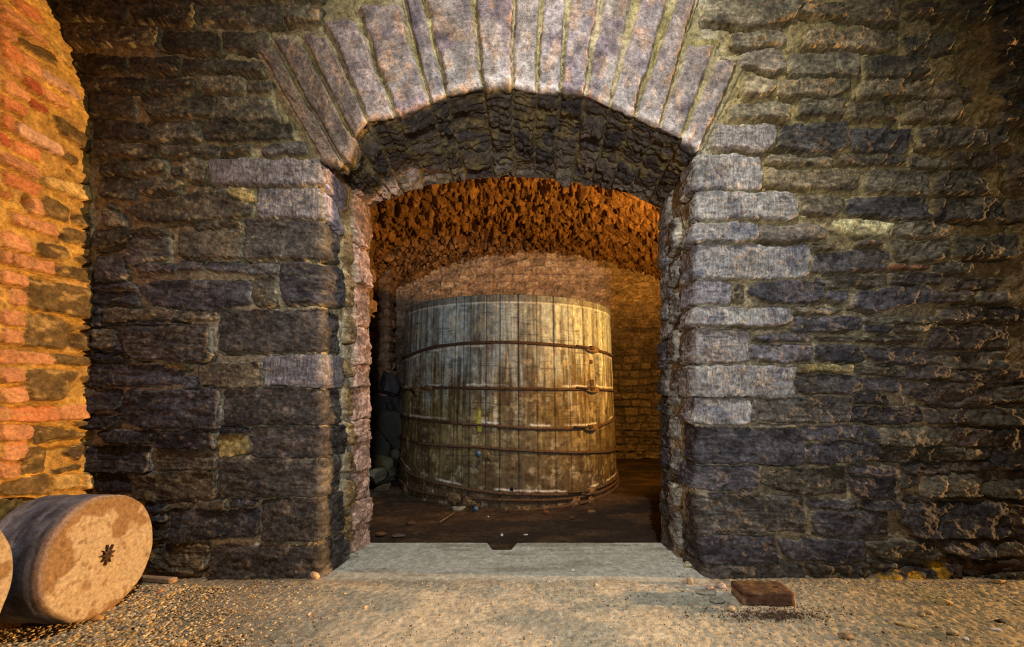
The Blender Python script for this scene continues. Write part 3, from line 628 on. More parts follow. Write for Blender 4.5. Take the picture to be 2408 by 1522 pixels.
tag(raw_mesh('ceiling', P.reshape(-1, 3), grid_faces(*X.shape, flip=True), cv.reshape(-1, 3), np.zeros(X.size), np.stack([X, Y], -1).reshape(-1, 2), M['vault']), kind='structure')
# chamber side of the arched wall: a sheet of masonry with the doorway cut out of it
def inner_face():
    k2 = YB/FOC
    kx = [864, 900, 935, 1000, 1100, 1200, 1300, 1400, 1480, 1556]; ky = [484, 470, 458, 434, 419, 413, 418, 433, 452, 488]
    inn = [((862-CX)*k2, ZFL-0.1)]+[((a-CX)*k2, 1+(HOR-b)*k2) for a, b in zip(kx, ky)]+[((1561-CX)*k2, ZFL-0.1)]
    out = []
    n = len(inn)
    for i, (a, b) in enumerate(inn):
        if i == 0: out.append((XL-0.1, ZFL-0.1))
        elif i == n-1: out.append((XR+0.1, ZFL-0.1))
        else:
            f = (i-1)/(n-3); xx = (XL-0.1)+(XR-XL+0.2)*f; out.append((xx, 3.25))
    V, F = [], []
    for i in range(n):
        for m_ in range(7):
            w = m_/6; V.append((inn[i][0]*(1-w)+out[i][0]*w, YB+0.015+(0.02*math.sin(i*5.1+m_*3.3) if 0 < m_ else 0), inn[i][1]*(1-w)+out[i][1]*w))
    for i in range(n-1):
        for m_ in range(6): F.append((i*7+m_, i*7+m_+1, (i+1)*7+m_+1, (i+1)*7+m_))
    V = np.array(V); return V, np.array(F), np.ones((len(V), 1))*lin((100, 84, 68))
V, F, c_ = inner_face()
tag(raw_mesh('wall_chamber_front', V, F, c_, np.zeros(len(V)), V[:, [0, 2]], M['vault'], smooth=False), kind='structure')

# ------------------------------------------------------------------ floors
def floor_front():
    x = seg((-2.5, -2.25, 0.03), (-2.25, 2.6, 0.0075), (2.6, 4.0, 0.03)); v = seg((0.25, 1.5, 0.03), (1.5, 2.69, 0.0075))
    X, Y = np.meshgrid(x, v)
    t = np.abs(X+0.062); notch = 0.113*sstep(0.100, 0.052, t); ed = YB-notch+0.004*fbm(X/0.15, X*0, 3, 3)
    Yd = np.where(Y > 2.4, 2.4+(Y-2.4)/(2.69-2.4)*(ed-2.4), Y)
    door = sstep(0.06, -0.04, np.abs(X+0.01)-1.0+0.06*fbm(X/0.2, Yd/0.2, 5, 3))*sstep(2.14, 2.20, Yd+0.02*fbm(X/0.1, Yd/0.1, 6, 2))
    grav = sstep(-0.75, -1.25, X+0.25*fbm(X/0.3, Yd/0.3, 7, 3))
    z = 0.0035*fbm(X/0.25, Yd/0.2, 11, 3)*(1-0.6*door)+0.0018*fbm(X/0.02, Yd/0.016, 12, 4)*(1-0.7*door)+0.0012*np.maximum(fbm((X+0.5*Yd)/0.02, (Yd-0.3*X)/0.03, 15, 4), 0)*(1-door)
    z += 0.0026*fbm(X/0.011, Yd/0.011, 17, 2)*(0.25+sstep(0.3, 1.6, X)+grav)*(1-door)
    nn = fbm(X/0.3, Yd/0.15, 21, 4); n2 = fbm(X/0.03, Yd/0.03, 22, 4)
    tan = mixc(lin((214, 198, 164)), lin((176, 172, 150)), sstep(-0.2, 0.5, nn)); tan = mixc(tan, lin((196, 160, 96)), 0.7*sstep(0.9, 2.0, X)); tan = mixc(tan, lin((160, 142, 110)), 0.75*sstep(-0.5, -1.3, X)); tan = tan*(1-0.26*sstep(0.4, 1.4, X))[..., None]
    gry = mixc(lin((192, 190, 170)), lin((164, 160, 138)), sstep(-0.1, 0.6, fbm(X/0.35, Yd/0.07, 23, 3)))
    col = mixc(tan, gry, door)
    # pale lime spills beside the jambs, the dark soot patch near the brick
    lime = sstep(0.42, 0.1, np.hypot((X+0.80)/0.55, (Yd-2.36)/0.42)-0.3*n2)+sstep(0.6, 0.2, np.hypot((X-0.86)/0.5, (Yd-2.2)/0.36)-0.3*n2)
    col = mixc(col, lin((204, 200, 184)), 0.45*np.clip(lime, 0, 1))
    soot = sstep(0.75, 0.35, np.hypot((X-1.15)/0.24, (Yd-1.845)/0.055)+0.45*fbm(X/0.02, Yd/0.02, 31, 3))
    col = mixc(col, lin((70, 54, 44)), 0.85*soot)
    damp = sstep(0.3, 0.9, fbm(X/0.2, Yd/0.07, 33, 3))*sstep(0.8, 1.3, X)
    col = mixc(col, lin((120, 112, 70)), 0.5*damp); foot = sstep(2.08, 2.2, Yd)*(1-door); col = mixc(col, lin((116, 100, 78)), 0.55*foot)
    col = col*np.exp(0.22*n2+0.12*fbm(X/0.01, Yd/0.01, 35, 2))[..., None]
    P = np.stack([X, Yd, z], -1)
    # the lip of the threshold drops into the chamber
    lip = P[-1:].copy(); lip[..., 2] = ZFL-0.08; lip[..., 1] += 0.004
    P = np.concatenate([P, lip]); col = np.concatenate([col, col[-1:]*0.6])
    return P.reshape(-1, 3), grid_faces(*P.shape[:2], flip=True), col.reshape(-1, 3), np.zeros(P.shape[0]*P.shape[1]), P[..., :2].reshape(-1, 2)
V, F, c_, a_, u_ = floor_front()
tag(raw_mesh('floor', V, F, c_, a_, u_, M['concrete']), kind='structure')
x = seg((XL-0.1, XR+0.1, 0.018)); y = seg((2.55, 4.2, 0.012), (4.2, 6.4, 0.03)); X, Y = np.meshgrid(x, y)
z = ZFL+0.014*fbm(X/0.3, Y/0.2, 41, 4)+0.006*fbm(X/0.05, Y/0.04, 42, 4)
ring = np.abs(np.hypot(X+0.045, Y-4.96)-1.28); z += 0.010*sstep(0.22, 0.0, ring)*(0.6+0.6*fbm(X/0.06, Y/0.06, 43, 3))
z += 0.10*sstep(-0.9, -1.7, X+0.2*fbm(X/0.2, Y/0.2, 44, 3))*sstep(3.6, 4.6, Y)
cm = mixc(lin((54, 42, 30)), lin((84, 64, 42)), sstep(-0.3, 0.6, fbm(X/0.35, Y/0.12, 45, 4)))
cm = mixc(cm, lin((44, 34, 26)), 0.6*sstep(0.35, 0.05, ring)); cm = cm*np.exp(0.3*fbm(X/0.04, Y/0.03, 46, 4))[..., None]
tag(raw_mesh('floor', np.stack([X, Y, z], -1).reshape(-1, 3), grid_faces(*X.shape, flip=True), cm.reshape(-1, 3), np.zeros(X.size), np.stack([X, Y], -1).reshape(-1, 2), M['mud']), kind='structure')

# ------------------------------------------------------------------ the vat
VX, VY, VZ0, VZ1 = -0.045, 4.96, ZFL-0.01, 1.805
RB, RT = 1.235, 1.155
def vat_r(z): return RB+(RT-RB)*(z-VZ0)/(VZ1-VZ0)
vat = link(bpy.data.objects.new('wooden_vat', None)); vat.location = (VX, VY, VZ0); vat.empty_display_size = 0.3
tag(vat, 'huge round wooden vat of weathered staves bound with rusty rod hoops, inside the arch', 'vat')
def px_phi(px):                                  # where a picture column meets the vat (angle from the side facing the door)
    best = min(np.linspace(-1.30, 1.30, 2601), key=lambda p: abs(CX+FOC*(VX+1.19*math.sin(p))/(VY-1.19*math.cos(p))-px))
    return best
joints = sorted([px_phi(p) for p in (968, 975, 984, 998, 1013, 1036, 1068, 1088, 1104, 1142, 1175, 1219, 1263, 1304, 1340, 1375, 1401, 1409, 1427)])
rn = random.Random(3); a = joints[-1]+0.12
while a < joints[0]+2*math.pi-0.06: joints.append(a); a += rn.uniform(0.08, 0.13)
joints = np.array(joints)
hoops = [   # picture points the rod passes through (x, y), rod radius, lug x
    ([(958, 838), (1020, 816), (1100, 806), (1200, 805), (1290, 809), (1380, 819), (1436, 834)], 0.013, 1394),
    ([(955, 917), (1040, 912), (1200, 914), (1330, 916), (1400, 916), (1437, 919)], 0.012, 1392),
    ([(944, 980), (1040, 992), (1140, 1000), (1240, 1007), (1340, 1009), (1400, 1003), (1438, 986)], 0.012, 1386),
    ([(942, 1032), (1000, 1043), (1130, 1051), (1250, 1060), (1400, 1063), (1439, 1058)], 0.013, None),
    ([(938, 1088), (970, 1110), (1060, 1140), (1160, 1157), (1250, 1161), (1340, 1160), (1400, 1144), (1440, 1118)], 0.014, 1374),
    ([(936, 1128), (980, 1150), (1100, 1168), (1200, 1173), (1330, 1171), (1400, 1155), (1441, 1128)], 0.014, None),
    ([(934, 1148), (980, 1172), (1060, 1190), (1130, 1197), (1240, 1197), (1330, 1186), (1400, 1168), (1442, 1138)], 0.016, None)]
def hoop_z(pts):
    ph, zz = [], []
    for x_, y_ in pts:
        p = px_phi(min(max(x_, 952), 1440)); D = VY-1.2*math.cos(p); ph.append(p); zz.append(1+(HOR-y_)*D/FOC)
    o = np.argsort(ph); return np.array(ph)[o], np.array(zz)[o]
def hoop_at(hp, phi):
    ph, zz = hp; m_ = 0.5*(zz[0]+zz[-1])
    phi = (phi+math.pi) % (2*math.pi)-math.pi
    p = np.concatenate([[-math.pi], ph, [math.pi]]); q = np.concatenate([[m_], zz, [m_]])
    return np.interp(phi, p, q)
HP = [hoop_z(h[0]) for h in hoops]
def vat_body():
    ph = seg((-1.5, 1.5, 0.0046), (1.5, 2*math.pi-1.5, 0.03))[:-1]; z = seg((VZ1, VZ0, 0.0055))
    PH, Z = np.meshgrid(ph, z); k = np.searchsorted(joints, PH.ravel() % (2*math.pi) - (2*math.pi)*((PH.ravel() % (2*math.pi)) > joints[-1]) if False else PH.ravel()).reshape(PH.shape)
    jj = np.concatenate([[joints[-1]-2*math.pi], joints, [joints[0]+2*math.pi]])
    dl = np.minimum(np.abs(PH-jj[k]), np.abs(jj[np.minimum(k+1, len(jj)-1)]-PH))*1.2
    rk = np.random.RandomState(6).uniform(0, 1, len(jj)+2)[k]; rk2 = np.random.RandomState(9).uniform(0, 1, len(jj)+2)[k]
    h = -0.009*np.exp(-(dl/0.0035)**2)+0.004*(rk2-0.5)+0.0015*fbm(PH/0.01, Z/0.25, 3, 3)+0.0015*fbm(PH/0.03, Z/0.03, 4, 3)
    A = PH*1.2
    for hp in HP[:3]:
        d = Z-hoop_at(hp, PH); h -= 0.003*np.exp(-((d-0.018)/0.014)**2)
    d1 = Z-(VZ1-0.062+0.0*PH); h += 0.004*sstep(-0.006, 0.006, d1)
    # weathered grey-green boards, brown water stains running down from the hoops, dark at the foot
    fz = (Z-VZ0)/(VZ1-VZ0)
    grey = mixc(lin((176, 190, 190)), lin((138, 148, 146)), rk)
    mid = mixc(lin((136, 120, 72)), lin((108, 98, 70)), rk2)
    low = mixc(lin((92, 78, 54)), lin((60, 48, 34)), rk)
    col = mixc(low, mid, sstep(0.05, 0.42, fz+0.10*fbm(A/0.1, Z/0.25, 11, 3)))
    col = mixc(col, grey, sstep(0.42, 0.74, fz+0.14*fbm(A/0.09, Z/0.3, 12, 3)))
    col = mixc(col, lin((196, 190, 166)), 0.6*sstep(0.25, 0.7, fbm(A/0.055+8, Z/0.4, 13, 3))*sstep(0.28, 0.5, fz))
    st = sstep(0.05, 0.6, fbm(A/0.035, Z/0.5, 14, 4)); col = mixc(col, lin((66, 52, 30)), 0.85*st*(1-0.35*sstep(0.6, 0.95, fz)))
    st2 = sstep(0.4, 0.6, vnoise(A/0.06, Z/0.5, 15)); col = mixc(col, lin((84, 70, 42)), 0.6*st2*(1-0.4*sstep(0.6, 0.95, fz))); col = col*(0.7+0.6*rk)[..., None]
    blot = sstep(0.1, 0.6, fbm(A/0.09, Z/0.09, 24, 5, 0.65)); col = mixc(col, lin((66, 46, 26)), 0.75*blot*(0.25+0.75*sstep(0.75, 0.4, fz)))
    col = mixc(col, lin((170, 160, 130)), 0.5*sstep(0.2, 0.7, fbm(A/0.07+4, Z/0.08, 27, 5, 0.65)))
    scr = sstep(0.76, 0.9, ridge(A/0.22, Z/0.02, 25, 2)); col = mixc(col, lin((52, 40, 28)), 0.6*scr*sstep(0.05, 0.3, vnoise(A/0.2, Z/0.1, 26)-0.4))
    for i, hp in enumerate(HP):
        d = Z-hoop_at(hp, PH)+0.006*fbm(A/0.05, Z/0.05, 16, 3)
        if i in (0, 1, 2, 4): col = mixc(col, lin((214, 210, 196)), 0.85*np.exp(-((d-(0.03 if i else -0.03))/0.009)**2)*sstep(0.3, 0.55, vnoise(A/0.15, PH*0+i, 17)))
        col = mixc(col, lin((74, 44, 24)), 0.8*np.exp(-(d/0.013)**2)); col = mixc(col, lin((84, 56, 30)), 0.5*sstep(-0.12, 0.0, d)*sstep(0.0, -0.012, d)*sstep(0.3, 0.7, vnoise(A/0.03, PH*0+i, 18)))
    col = mixc(col, lin((206, 204, 190)), 0.75*np.exp(-((d1+0.006)/0.006)**2)); col = mixc(col, lin((90, 84, 70)), 0.6*sstep(0.0, 0.006, d1))
    yel = np.hypot((PH-px_phi(1128))*1.2/0.03, (Z-0.66)/0.13)+0.5*fbm(A/0.02, Z/0.03, 19, 3); col = mixc(col, lin((176, 168, 50)), 0.7*sstep(0.9, 0.4, yel))
    col = mixc(col, lin((30, 24, 18)), 0.85*np.exp(-(dl/0.0045)**2)); col = col*np.exp(0.22*fbm(A/0.02, Z/0.05, 20, 4))[..., None]
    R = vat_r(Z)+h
    P = np.stack([R*np.sin(PH), -R*np.cos(PH), Z-VZ0], -1); P = P; n0, n1 = P.shape[:2]
    # staves have thickness: over the top edge and down the inside
    extra = []; ex_c = []
    for rr, dz in ((-0.006, 0.004), (-0.045, 0.004), (-0.05, -0.01), (-0.05, -0.9)):
        q = P[0].copy(); sc = (np.hypot(q[:, 0], q[:, 1])+rr)/np.hypot(q[:, 0], q[:, 1]); q[:, 0] *= sc; q[:, 1] *= sc; q[:, 2] = VZ1-VZ0+dz; extra.insert(0, q); ex_c.insert(0, col[0]*0.8)
    P = np.concatenate([np.stack(extra), P]); col = np.concatenate([np.stack(ex_c), col])
    S = np.concatenate([np.repeat(PH[:1], 4, 0), PH]); Zz = P[..., 2]
    F = grid_faces(*P.shape[:2], flip=True, closed=True)
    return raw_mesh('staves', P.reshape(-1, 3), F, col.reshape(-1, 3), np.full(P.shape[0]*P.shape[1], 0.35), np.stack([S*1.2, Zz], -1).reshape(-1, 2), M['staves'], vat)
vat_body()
def disc(name, r, z, parent, mat, col, n=96):
    V = [(0, 0, z)]+[(r*math.cos(2*math.pi*i/n), r*math.sin(2*math.pi*i/n), z) for i in range(n)]+[(r*math.cos(2*math.pi*i/n), r*math.sin(2*math.pi*i/n), z-0.03) for i in range(n)]
    F = [(0, 1+i, 1+(i+1) % n, 1+(i+1) % n) for i in range(0)]
    me = bpy.data.meshes.new(name); fs = [(0, 1+i, 1+(i+1) % n) for i in range(n)]+[(1+i, 1+n+i, 1+n+(i+1) % n, 1+(i+1) % n) for i in range(n)]
    me.from_pydata(V, [], fs); me.update(); me.materials.append(mat)
    o = link(bpy.data.objects.new(name, me)); o.parent = parent; return o
disc('lid', RT-0.052, VZ1-VZ0-0.12, vat, M['oldwood'], None)

def tube(name, pts, rad, mat, parent=None, nseg=8, jitter=0.0, closed=False, seed=0, caps=True):
    pts = np.asarray(pts, float); n = len(pts)
    tg = np.gradient(pts, axis=0) if not closed else (np.roll(pts, -1, 0)-np.roll(pts, 1, 0)); tg /= np.maximum(np.linalg.norm(tg, axis=1, keepdims=True), 1e-9)
    upv = np.array([0, 0, 1.0]); V = []
    rr = np.random.RandomState(seed)
    for p, t in zip(pts, tg):
        u_v = upv if abs(t[2]) < 0.9 else np.array([1.0, 0, 0])
        a1 = np.cross(t, u_v); a1 /= np.linalg.norm(a1); b1 = np.cross(a1, t)
        for k in range(nseg):
            th = 2*math.pi*k/nseg; r_ = rad*(1+jitter*(rr.rand()-0.5)*2)
            V.append(p+a1*math.cos(th)*r_+b1*math.sin(th)*r_)
    F = []
    for i in range(n if closed else n-1):
        j = (i+1) % n
        for k in range(nseg): F.append((i*nseg+k, i*nseg+(k+1) % nseg, j*nseg+(k+1) % nseg, j*nseg+k))
    me = bpy.data.meshes.new(name)
    if caps and not closed:
        F.append(tuple(range(nseg))[::-1]); F.append(tuple((n-1)*nseg+k for k in range(nseg)))
    me.from_pydata([tuple(v) for v in V], [], F); me.update()
    me.polygons.foreach_set('use_smooth', np.ones(len(me.polygons), dtype=bool)); me.materials.append(mat)
    o = link(bpy.data.objects.new(name, me))
    if parent: o.parent = parent
    return o
def vp(phi, z, out=0.0):                       # point on the vat, local to the vat
    r = vat_r(z)+out; return (r*math.sin(phi), -r*math.cos(phi), z-VZ0)
def rock_mesh(name, size, seed, mat, col, sub=3, rough=0.22, flat=1.0, angular=0.0, smooth=True):
    import bmesh
    bm = bmesh.new(); bmesh.ops.create_icosphere(bm, subdivisions=sub, radius=1.0)
    rr = np.random.RandomState(seed)
    V = np.array([v.co[:] for v in bm.verts]); 
    if angular > 0:                            # chop by planes: broken faces
        for _ in range(9):
            nrm = rr.normal(size=3); nrm /= np.linalg.norm(nrm); d = rr.uniform(0.55, 0.85)
            t = V@nrm; ov = np.maximum(t-d, 0); V = V-ov[:, None]*nrm*angular
    n = fbm(V[:, 0]*1.6+seed, V[:, 1]*1.6+V[:, 2]*1.1, seed, 3)*rough+fbm(V[:, 2]*3.5+seed, V[:, 1]*3.5-V[:, 0]*2, seed+3, 3)*rough*0.35
    V = V*(1+n)[:, None]*np.array(size)/1.0
    for v, c in zip(bm.verts, V): v.co = c
    me = bpy.data.meshes.new(name); bm.to_mesh(me); bm.free()
    if smooth: me.polygons.foreach_set('use_smooth', np.ones(len(me.polygons), dtype=bool))
    a = me.color_attributes.new('Col', 'FLOAT_COLOR', 'POINT'); c4 = np.ones((len(V), 4), dtype=np.float32)
    c4[:, :3] = lin(col)*np.exp(0.25*fbm(V[:, 0]/size[0]*2, V[:, 1]/size[1]*2+V[:, 2]/size[2], seed+8, 3))[:, None]; a.data.foreach_set('color', c4.ravel())
    me.materials.append(mat); return me

for i, (pts, rad, lug) in enumerate(hoops):
    ph = seg((-1.5, 1.5, 0.012), (1.5, 2*math.pi-1.5, 0.05))[:-1]
    zz = hoop_at(HP[i], ph)+0.0025*fbm(ph/0.2, ph*0+i, 5, 3)
    ho = tube('hoop', [vp(p, z_, rad*0.75) for p, z_ in zip(ph, zz)], rad, M['rust'], vat, 8, 0.09, True, i)
    if lug is not None:
        p0 = px_phi(lug); z0 = float(hoop_at(HP[i], p0))
        # cast lug: a ribbed casting through which both rod ends pass, each with its nut
        V, F = [], []
        nu = 16
        for a_ in range(nu):
            f = a_/(nu-1); w = 0.012+0.030*math.sin(math.pi*f)**0.8; th = 0.012+0.030*math.sin(math.pi*f)
            pc = p0+(f-0.5)*0.17
            for b_ in range(8):
                an = 2*math.pi*b_/8; V.append(vp(pc, z0-0.004+w*math.sin(an)*0.8, 0.010+th*0.5*(1+math.cos(an))))
        for a_ in range(nu-1):
            for b_ in range(8): F.append((a_*8+b_, a_*8+(b_+1) % 8, (a_+1)*8+(b_+1) % 8, (a_+1)*8+b_))
        F.append(tuple(range(8))); F.append(tuple((nu-1)*8+q for q in range(8))[::-1])
        me = bpy.data.meshes.new('hoop_lug'); me.from_pydata(V, [], F); me.update(); me.materials.append(M['rustlump'])
        lo = link(bpy.data.objects.new('hoop_lug', me)); lo.parent = ho
        tube('rod_end', [vp(p0-0.20, z0+0.020, 0.030), vp(p0-0.1, z0+0.012, 0.034), vp(p0+0.06, z0+0.004, 0.034)], 0.009, M['rust'], ho, 8, 0.1, seed=i+40)
        tube('nut', [vp(p0-0.055, z0+0.010, 0.034), vp(p0-0.02, z0+0.007, 0.034)], 0.022, M['rust'], ho, 6, 0.05, seed=i+60)
# clumps of flaking rust and mortar sitting on the hoops are part of the vat
for j, (px, py, sx, sy, hi_) in enumerate([(985, 918, 26, 8, 1), (968, 1042, 12, 11, 3), (965, 1149, 13, 12, 5), (1078, 1168, 14, 12, 5), (1105, 1176, 12, 10, 5), (1146, 1068, 7, 7, 3), (1216, 1193, 6, 6, 6), (1229, 1195, 5, 6, 6), (1237, 1193, 6, 6, 6), (1275, 1192, 9, 5, 6), (1340, 1183, 11, 10, 6), (1348, 1174, 7, 7, 6), (1378, 1174, 9, 8, 6), (1060, 1163, 6, 5, 5), (1118, 1180, 7, 8, 5), (1008, 912, 12, 5, 1), (1190, 1196, 4, 4, 6)]):
    p = px_phi(px); D = VY-1.2*math.cos(p); z_ = 1+(HOR-py)*D/FOC; k = D/FOC
    me = rock_mesh('rust_crust', (sx*k*1.1, 0.014, sy*k*1.1), 200+j, M['rustlump'], (150, 125, 85), 3, 0.7, angular=0.5)
    o = link(bpy.data.objects.new('rust_crust', me)); o.parent = vat; o.location = vp(p, max(z_, VZ0+0.02), 0.018); o.rotation_euler = (0, 0, p)
# drain pipes with pale round caps
for (px, py, dz) in ((1130, 1067, 0.0), (1126, 1200, 0.0)):
    p = px_phi(px+4); D = VY-1.2*math.cos(p)-0.12; z_ = max(1+(HOR-py)*D/FOC, VZ0+0.045)
    pi_ = tube('drain_pipe', [vp(p, z_+0.012, -0.01), vp(p, z_+0.008, 0.06), vp(p, z_, 0.10)], 0.019, M['rust'], vat, 12, 0.06, seed=80)
    tube('pipe_cap', [vp(p, z_, 0.095), vp(p, z_, 0.118), vp(p, z_, 0.122)], 0.026, M['steel'], pi_, 14, 0.02, seed=81)
    tube('cap_boss', [vp(p, z_, 0.120), vp(p, z_, 0.128)], 0.009, M['steel'], pi_, 8, 0.02, seed=82)
p = px_phi(1203); z_ = 1+(HOR-1148)*(VY-1.2*math.cos(p))/FOC
tube('bung', [vp(p, z_, -0.01), vp(p, z_, 0.02)], 0.016, M['dark'], vat, 10, 0.1, seed=83)
p = px_phi(1391)
for py, s_ in ((900, 0.032), (851, 0.022)):
    z_ = 1+(HOR-py)*(VY-1.2*math.cos(p))/FOC; q = []
    me = bpy.data.meshes.new('patch_plate'); V = [vp(p+a_*s_/1.2*0.9, z_+b_*s_*0.9, c_2) for c_2 in (0.002, 0.010) for a_, b_ in ((-1, -1), (1, -1), (1, 1), (-1, 1))]
    me.from_pydata(V, [], [(4, 5, 6, 7), (0, 1, 5, 4), (1, 2, 6, 5), (2, 3, 7, 6), (3, 0, 4, 7)]); me.update(); me.materials.append(M['rust'])
    o = link(bpy.data.objects.new('patch_plate', me)); o.parent = vat

# ------------------------------------------------------------------ grindstones by the left wall
def grindstone(label, face_c, axis_deg, R, T, seed, tilt=0.0, withhole=True):
    root = link(bpy.data.objects.new('grindstone', None)); root.location = (face_c[0], face_c[1], 0.0); root.empty_display_size = 0.1
    tag(root, label, 'grindstone', 'cylindrical grindstones on the gravel')
    # profile (radius, along axis) from the face centre outwards and round to the back
    pr = [(r_, 0.0) for r_ in np.linspace(0.018, R-0.022, 46)]
    pr += [(R-0.022+0.022*math.sin(t), -0.022+0.022*math.cos(t)) for t in np.linspace(0.2, math.pi/2, 7)]
    pr += [(R, -x_) for x_ in np.linspace(0.03, T-0.03, 50)]
    pr += [(R-0.02+0.02*math.cos(t), -(T-0.02)-0.02*math.sin(t)) for t in np.linspace(0.2, math.pi/2, 6)]
    pr += [(r_, -T) for r_ in np.linspace(R-0.03, 0.018, 14)]
    pr = [(0.018, -0.05)]+pr+[(0.018, -T+0.04)]
    pr = np.array(pr); n = 200; th = np.linspace(0, 2*math.pi, n, endpoint=False)
    TH, Rr = np.meshgrid(th, pr[:, 0]); _, Al = np.meshgrid(th, pr[:, 1])
    arc = np.concatenate([[0], np.cumsum(np.hypot(*np.diff(pr, axis=0).T))]); _, Sx = np.meshgrid(th, arc)
    u = Rr*np.cos(TH); v = Rr*np.sin(TH)
    onface = (Al > -0.001)
    e = 0.004*fbm(Sx/0.05+seed, np.cos(TH)*2+5, seed, 3)+0.005*fbm(np.cos(TH)*3.0+seed, np.sin(TH)*3.0, seed+2, 3)*sstep(R*0.7, R, Rr)
    fn = 0.005*fbm(u/0.07, v/0.07, seed+5, 4)+0.0015*fbm(u/0.012, v/0.012, seed+6, 3)
    fn += -0.006*sstep(0.0, 0.02, np.sin(3*u/R+1.1)*0.1+0.35*v-0.10*u+0.02*fbm(u/0.1, v/0.1, seed+7, 2))*sstep(R, R*0.5, Rr)*0.5
    rr = Rr+e*(Rr > 0.03); al = Al+np.where(onface, fn*(Rr > 0.03), 0)
    A = math.radians(axis_deg); ax = np.array([math.cos(A), math.sin(A), math.sin(tilt)]); ax /= np.linalg.norm(ax)
    e1 = np.array([-math.sin(A), math.cos(A), 0.0]); e2 = np.cross(ax, e1)
    P = (rr*np.cos(TH))[..., None]*e1+(rr*np.sin(TH))[..., None]*e2+al[..., None]*ax; P[..., 2] += face_c[2]
    # colours: dusty tan dressed face with darker patches; grey rim, darker than the face
    f = fbm(u/0.09+seed, v/0.09, seed+9, 4); f2 = fbm(u/0.03, v/0.03, seed+10, 4)
    pt = sstep(0.02, 0.10, 0.4*fbm(u/0.16+2.3, v/0.13+seed, seed+11, 3))
    face = mixc(np.ones(u.shape)[..., None]*lin((204, 182, 148)), lin((158, 124, 84)), pt*0.9)
    face = mixc(face, lin((120, 84, 52)), 0.6*sstep(0.35, 0.8, f2)); face = mixc(face, lin((150, 108, 64)), 0.55*sstep(0.35, 0.9, f))
    body = mixc(lin((126, 128, 134)), lin((80, 82, 90)), sstep(-0.4, 0.5, fbm(Sx/0.12, TH*1.3, seed+12, 4)))
    body = body*np.exp(0.3*fbm(Sx/0.03, TH*6, seed+13, 3))[..., None]
    body = mixc(body, lin((200, 168, 140)), 0.6*sstep(0.035, 0.0, arc_d(Sx, arc, pr, R)))
    col = mixc(body, face*0.76, sstep(-0.012, -0.002, Al)); col = col*np.exp(0.10*f2)[..., None]
    col = np.where((Rr < 0.0185)[..., None], lin((60, 42, 28)), col)
    raw_mesh('stone_drum', P.reshape(-1, 3), grid_faces(*P.shape[:2], flip=False, closed=True), col.reshape(-1, 3), np.zeros(P.shape[0]*n), np.stack([TH, Sx], -1).reshape(-1, 2), M['loose'], root)
    if withhole:
        c = np.array([0, 0, face_c[2]])
        star = []
        nn = 9; V = []; F = []
        rs = np.random.RandomState(seed)
        V.append(tuple(c+ax*0.010))
        for k in range(nn*2):
            an = math.pi*k/nn+0.2; r_ = (0.034+0.014*rs.rand()) if k % 2 == 0 else 0.017
            V.append(tuple(c+ax*(0.007+0.008*rs.rand())+e1*math.cos(an)*r_*0.9+e2*math.sin(an)*r_))
        for k in range(nn*2): V.append(tuple(np.array(V[1+k])-ax*0.03))
        for k in range(nn*2):
            j = (k+1) % (nn*2); F.append((0, 1+k, 1+j)); F.append((1+k, 1+nn*2+k, 1+nn*2+j, 1+j))
        me = bpy.data.meshes.new('rusty_core'); me.from_pydata(V, [], F); me.update(); me.materials.append(M['rust'])
        o = link(bpy.data.objects.new('rusty_core', me)); o.parent = root
    return root
def arc_d(Sx, arc, pr, R):
    edge = arc[int(np.argmax((pr[:, 0] >= R-0.001)))]; return np.abs(Sx-edge)
grindstone('thick grindstone lying on its rim by the corner, rusty core in its pale face', (-1.757, 1.842, 0.262), 1.5, 0.258, 0.27, 5)
grindstone('grindstone cut off by the left picture edge, only a curve of pale face showing', (-1.82, 1.235, 0.33), 0.5, 0.325, 0.30, 15)

# ------------------------------------------------------------------ loose things on the floor
def at_floor(px, py, z=0.0):
    D = (1.0-z)*FOC/(py-HOR); return ((px-CX)*D/FOC, D)
def add_rock(name, px, py, wpx, hpx, dpt, seed, col, label, cat, group=None, z0=0.0, rot=0.0, ang=0.8, rough=0.2, sub=3, lift=0.35, D=None, mat='loose'):
    if D is None: x_, y_ = at_floor(px, py, z0)
    else: y_ = D; x_ = (px-CX)*D/FOC
    k = y_/FOC; w = wpx*k/2; hh = hpx*k/2
    me = rock_mesh(name, (w*1.12, dpt, hh*1.12), seed, M[mat], col, sub, rough, angular=ang)
    o = link(bpy.data.objects.new(name, me)); o.location = (x_, y_+dpt*0.6, z0+hh*(1-lift)+0.002); o.rotation_euler = (0, 0, rot)
    return tag(o, label, cat, group)
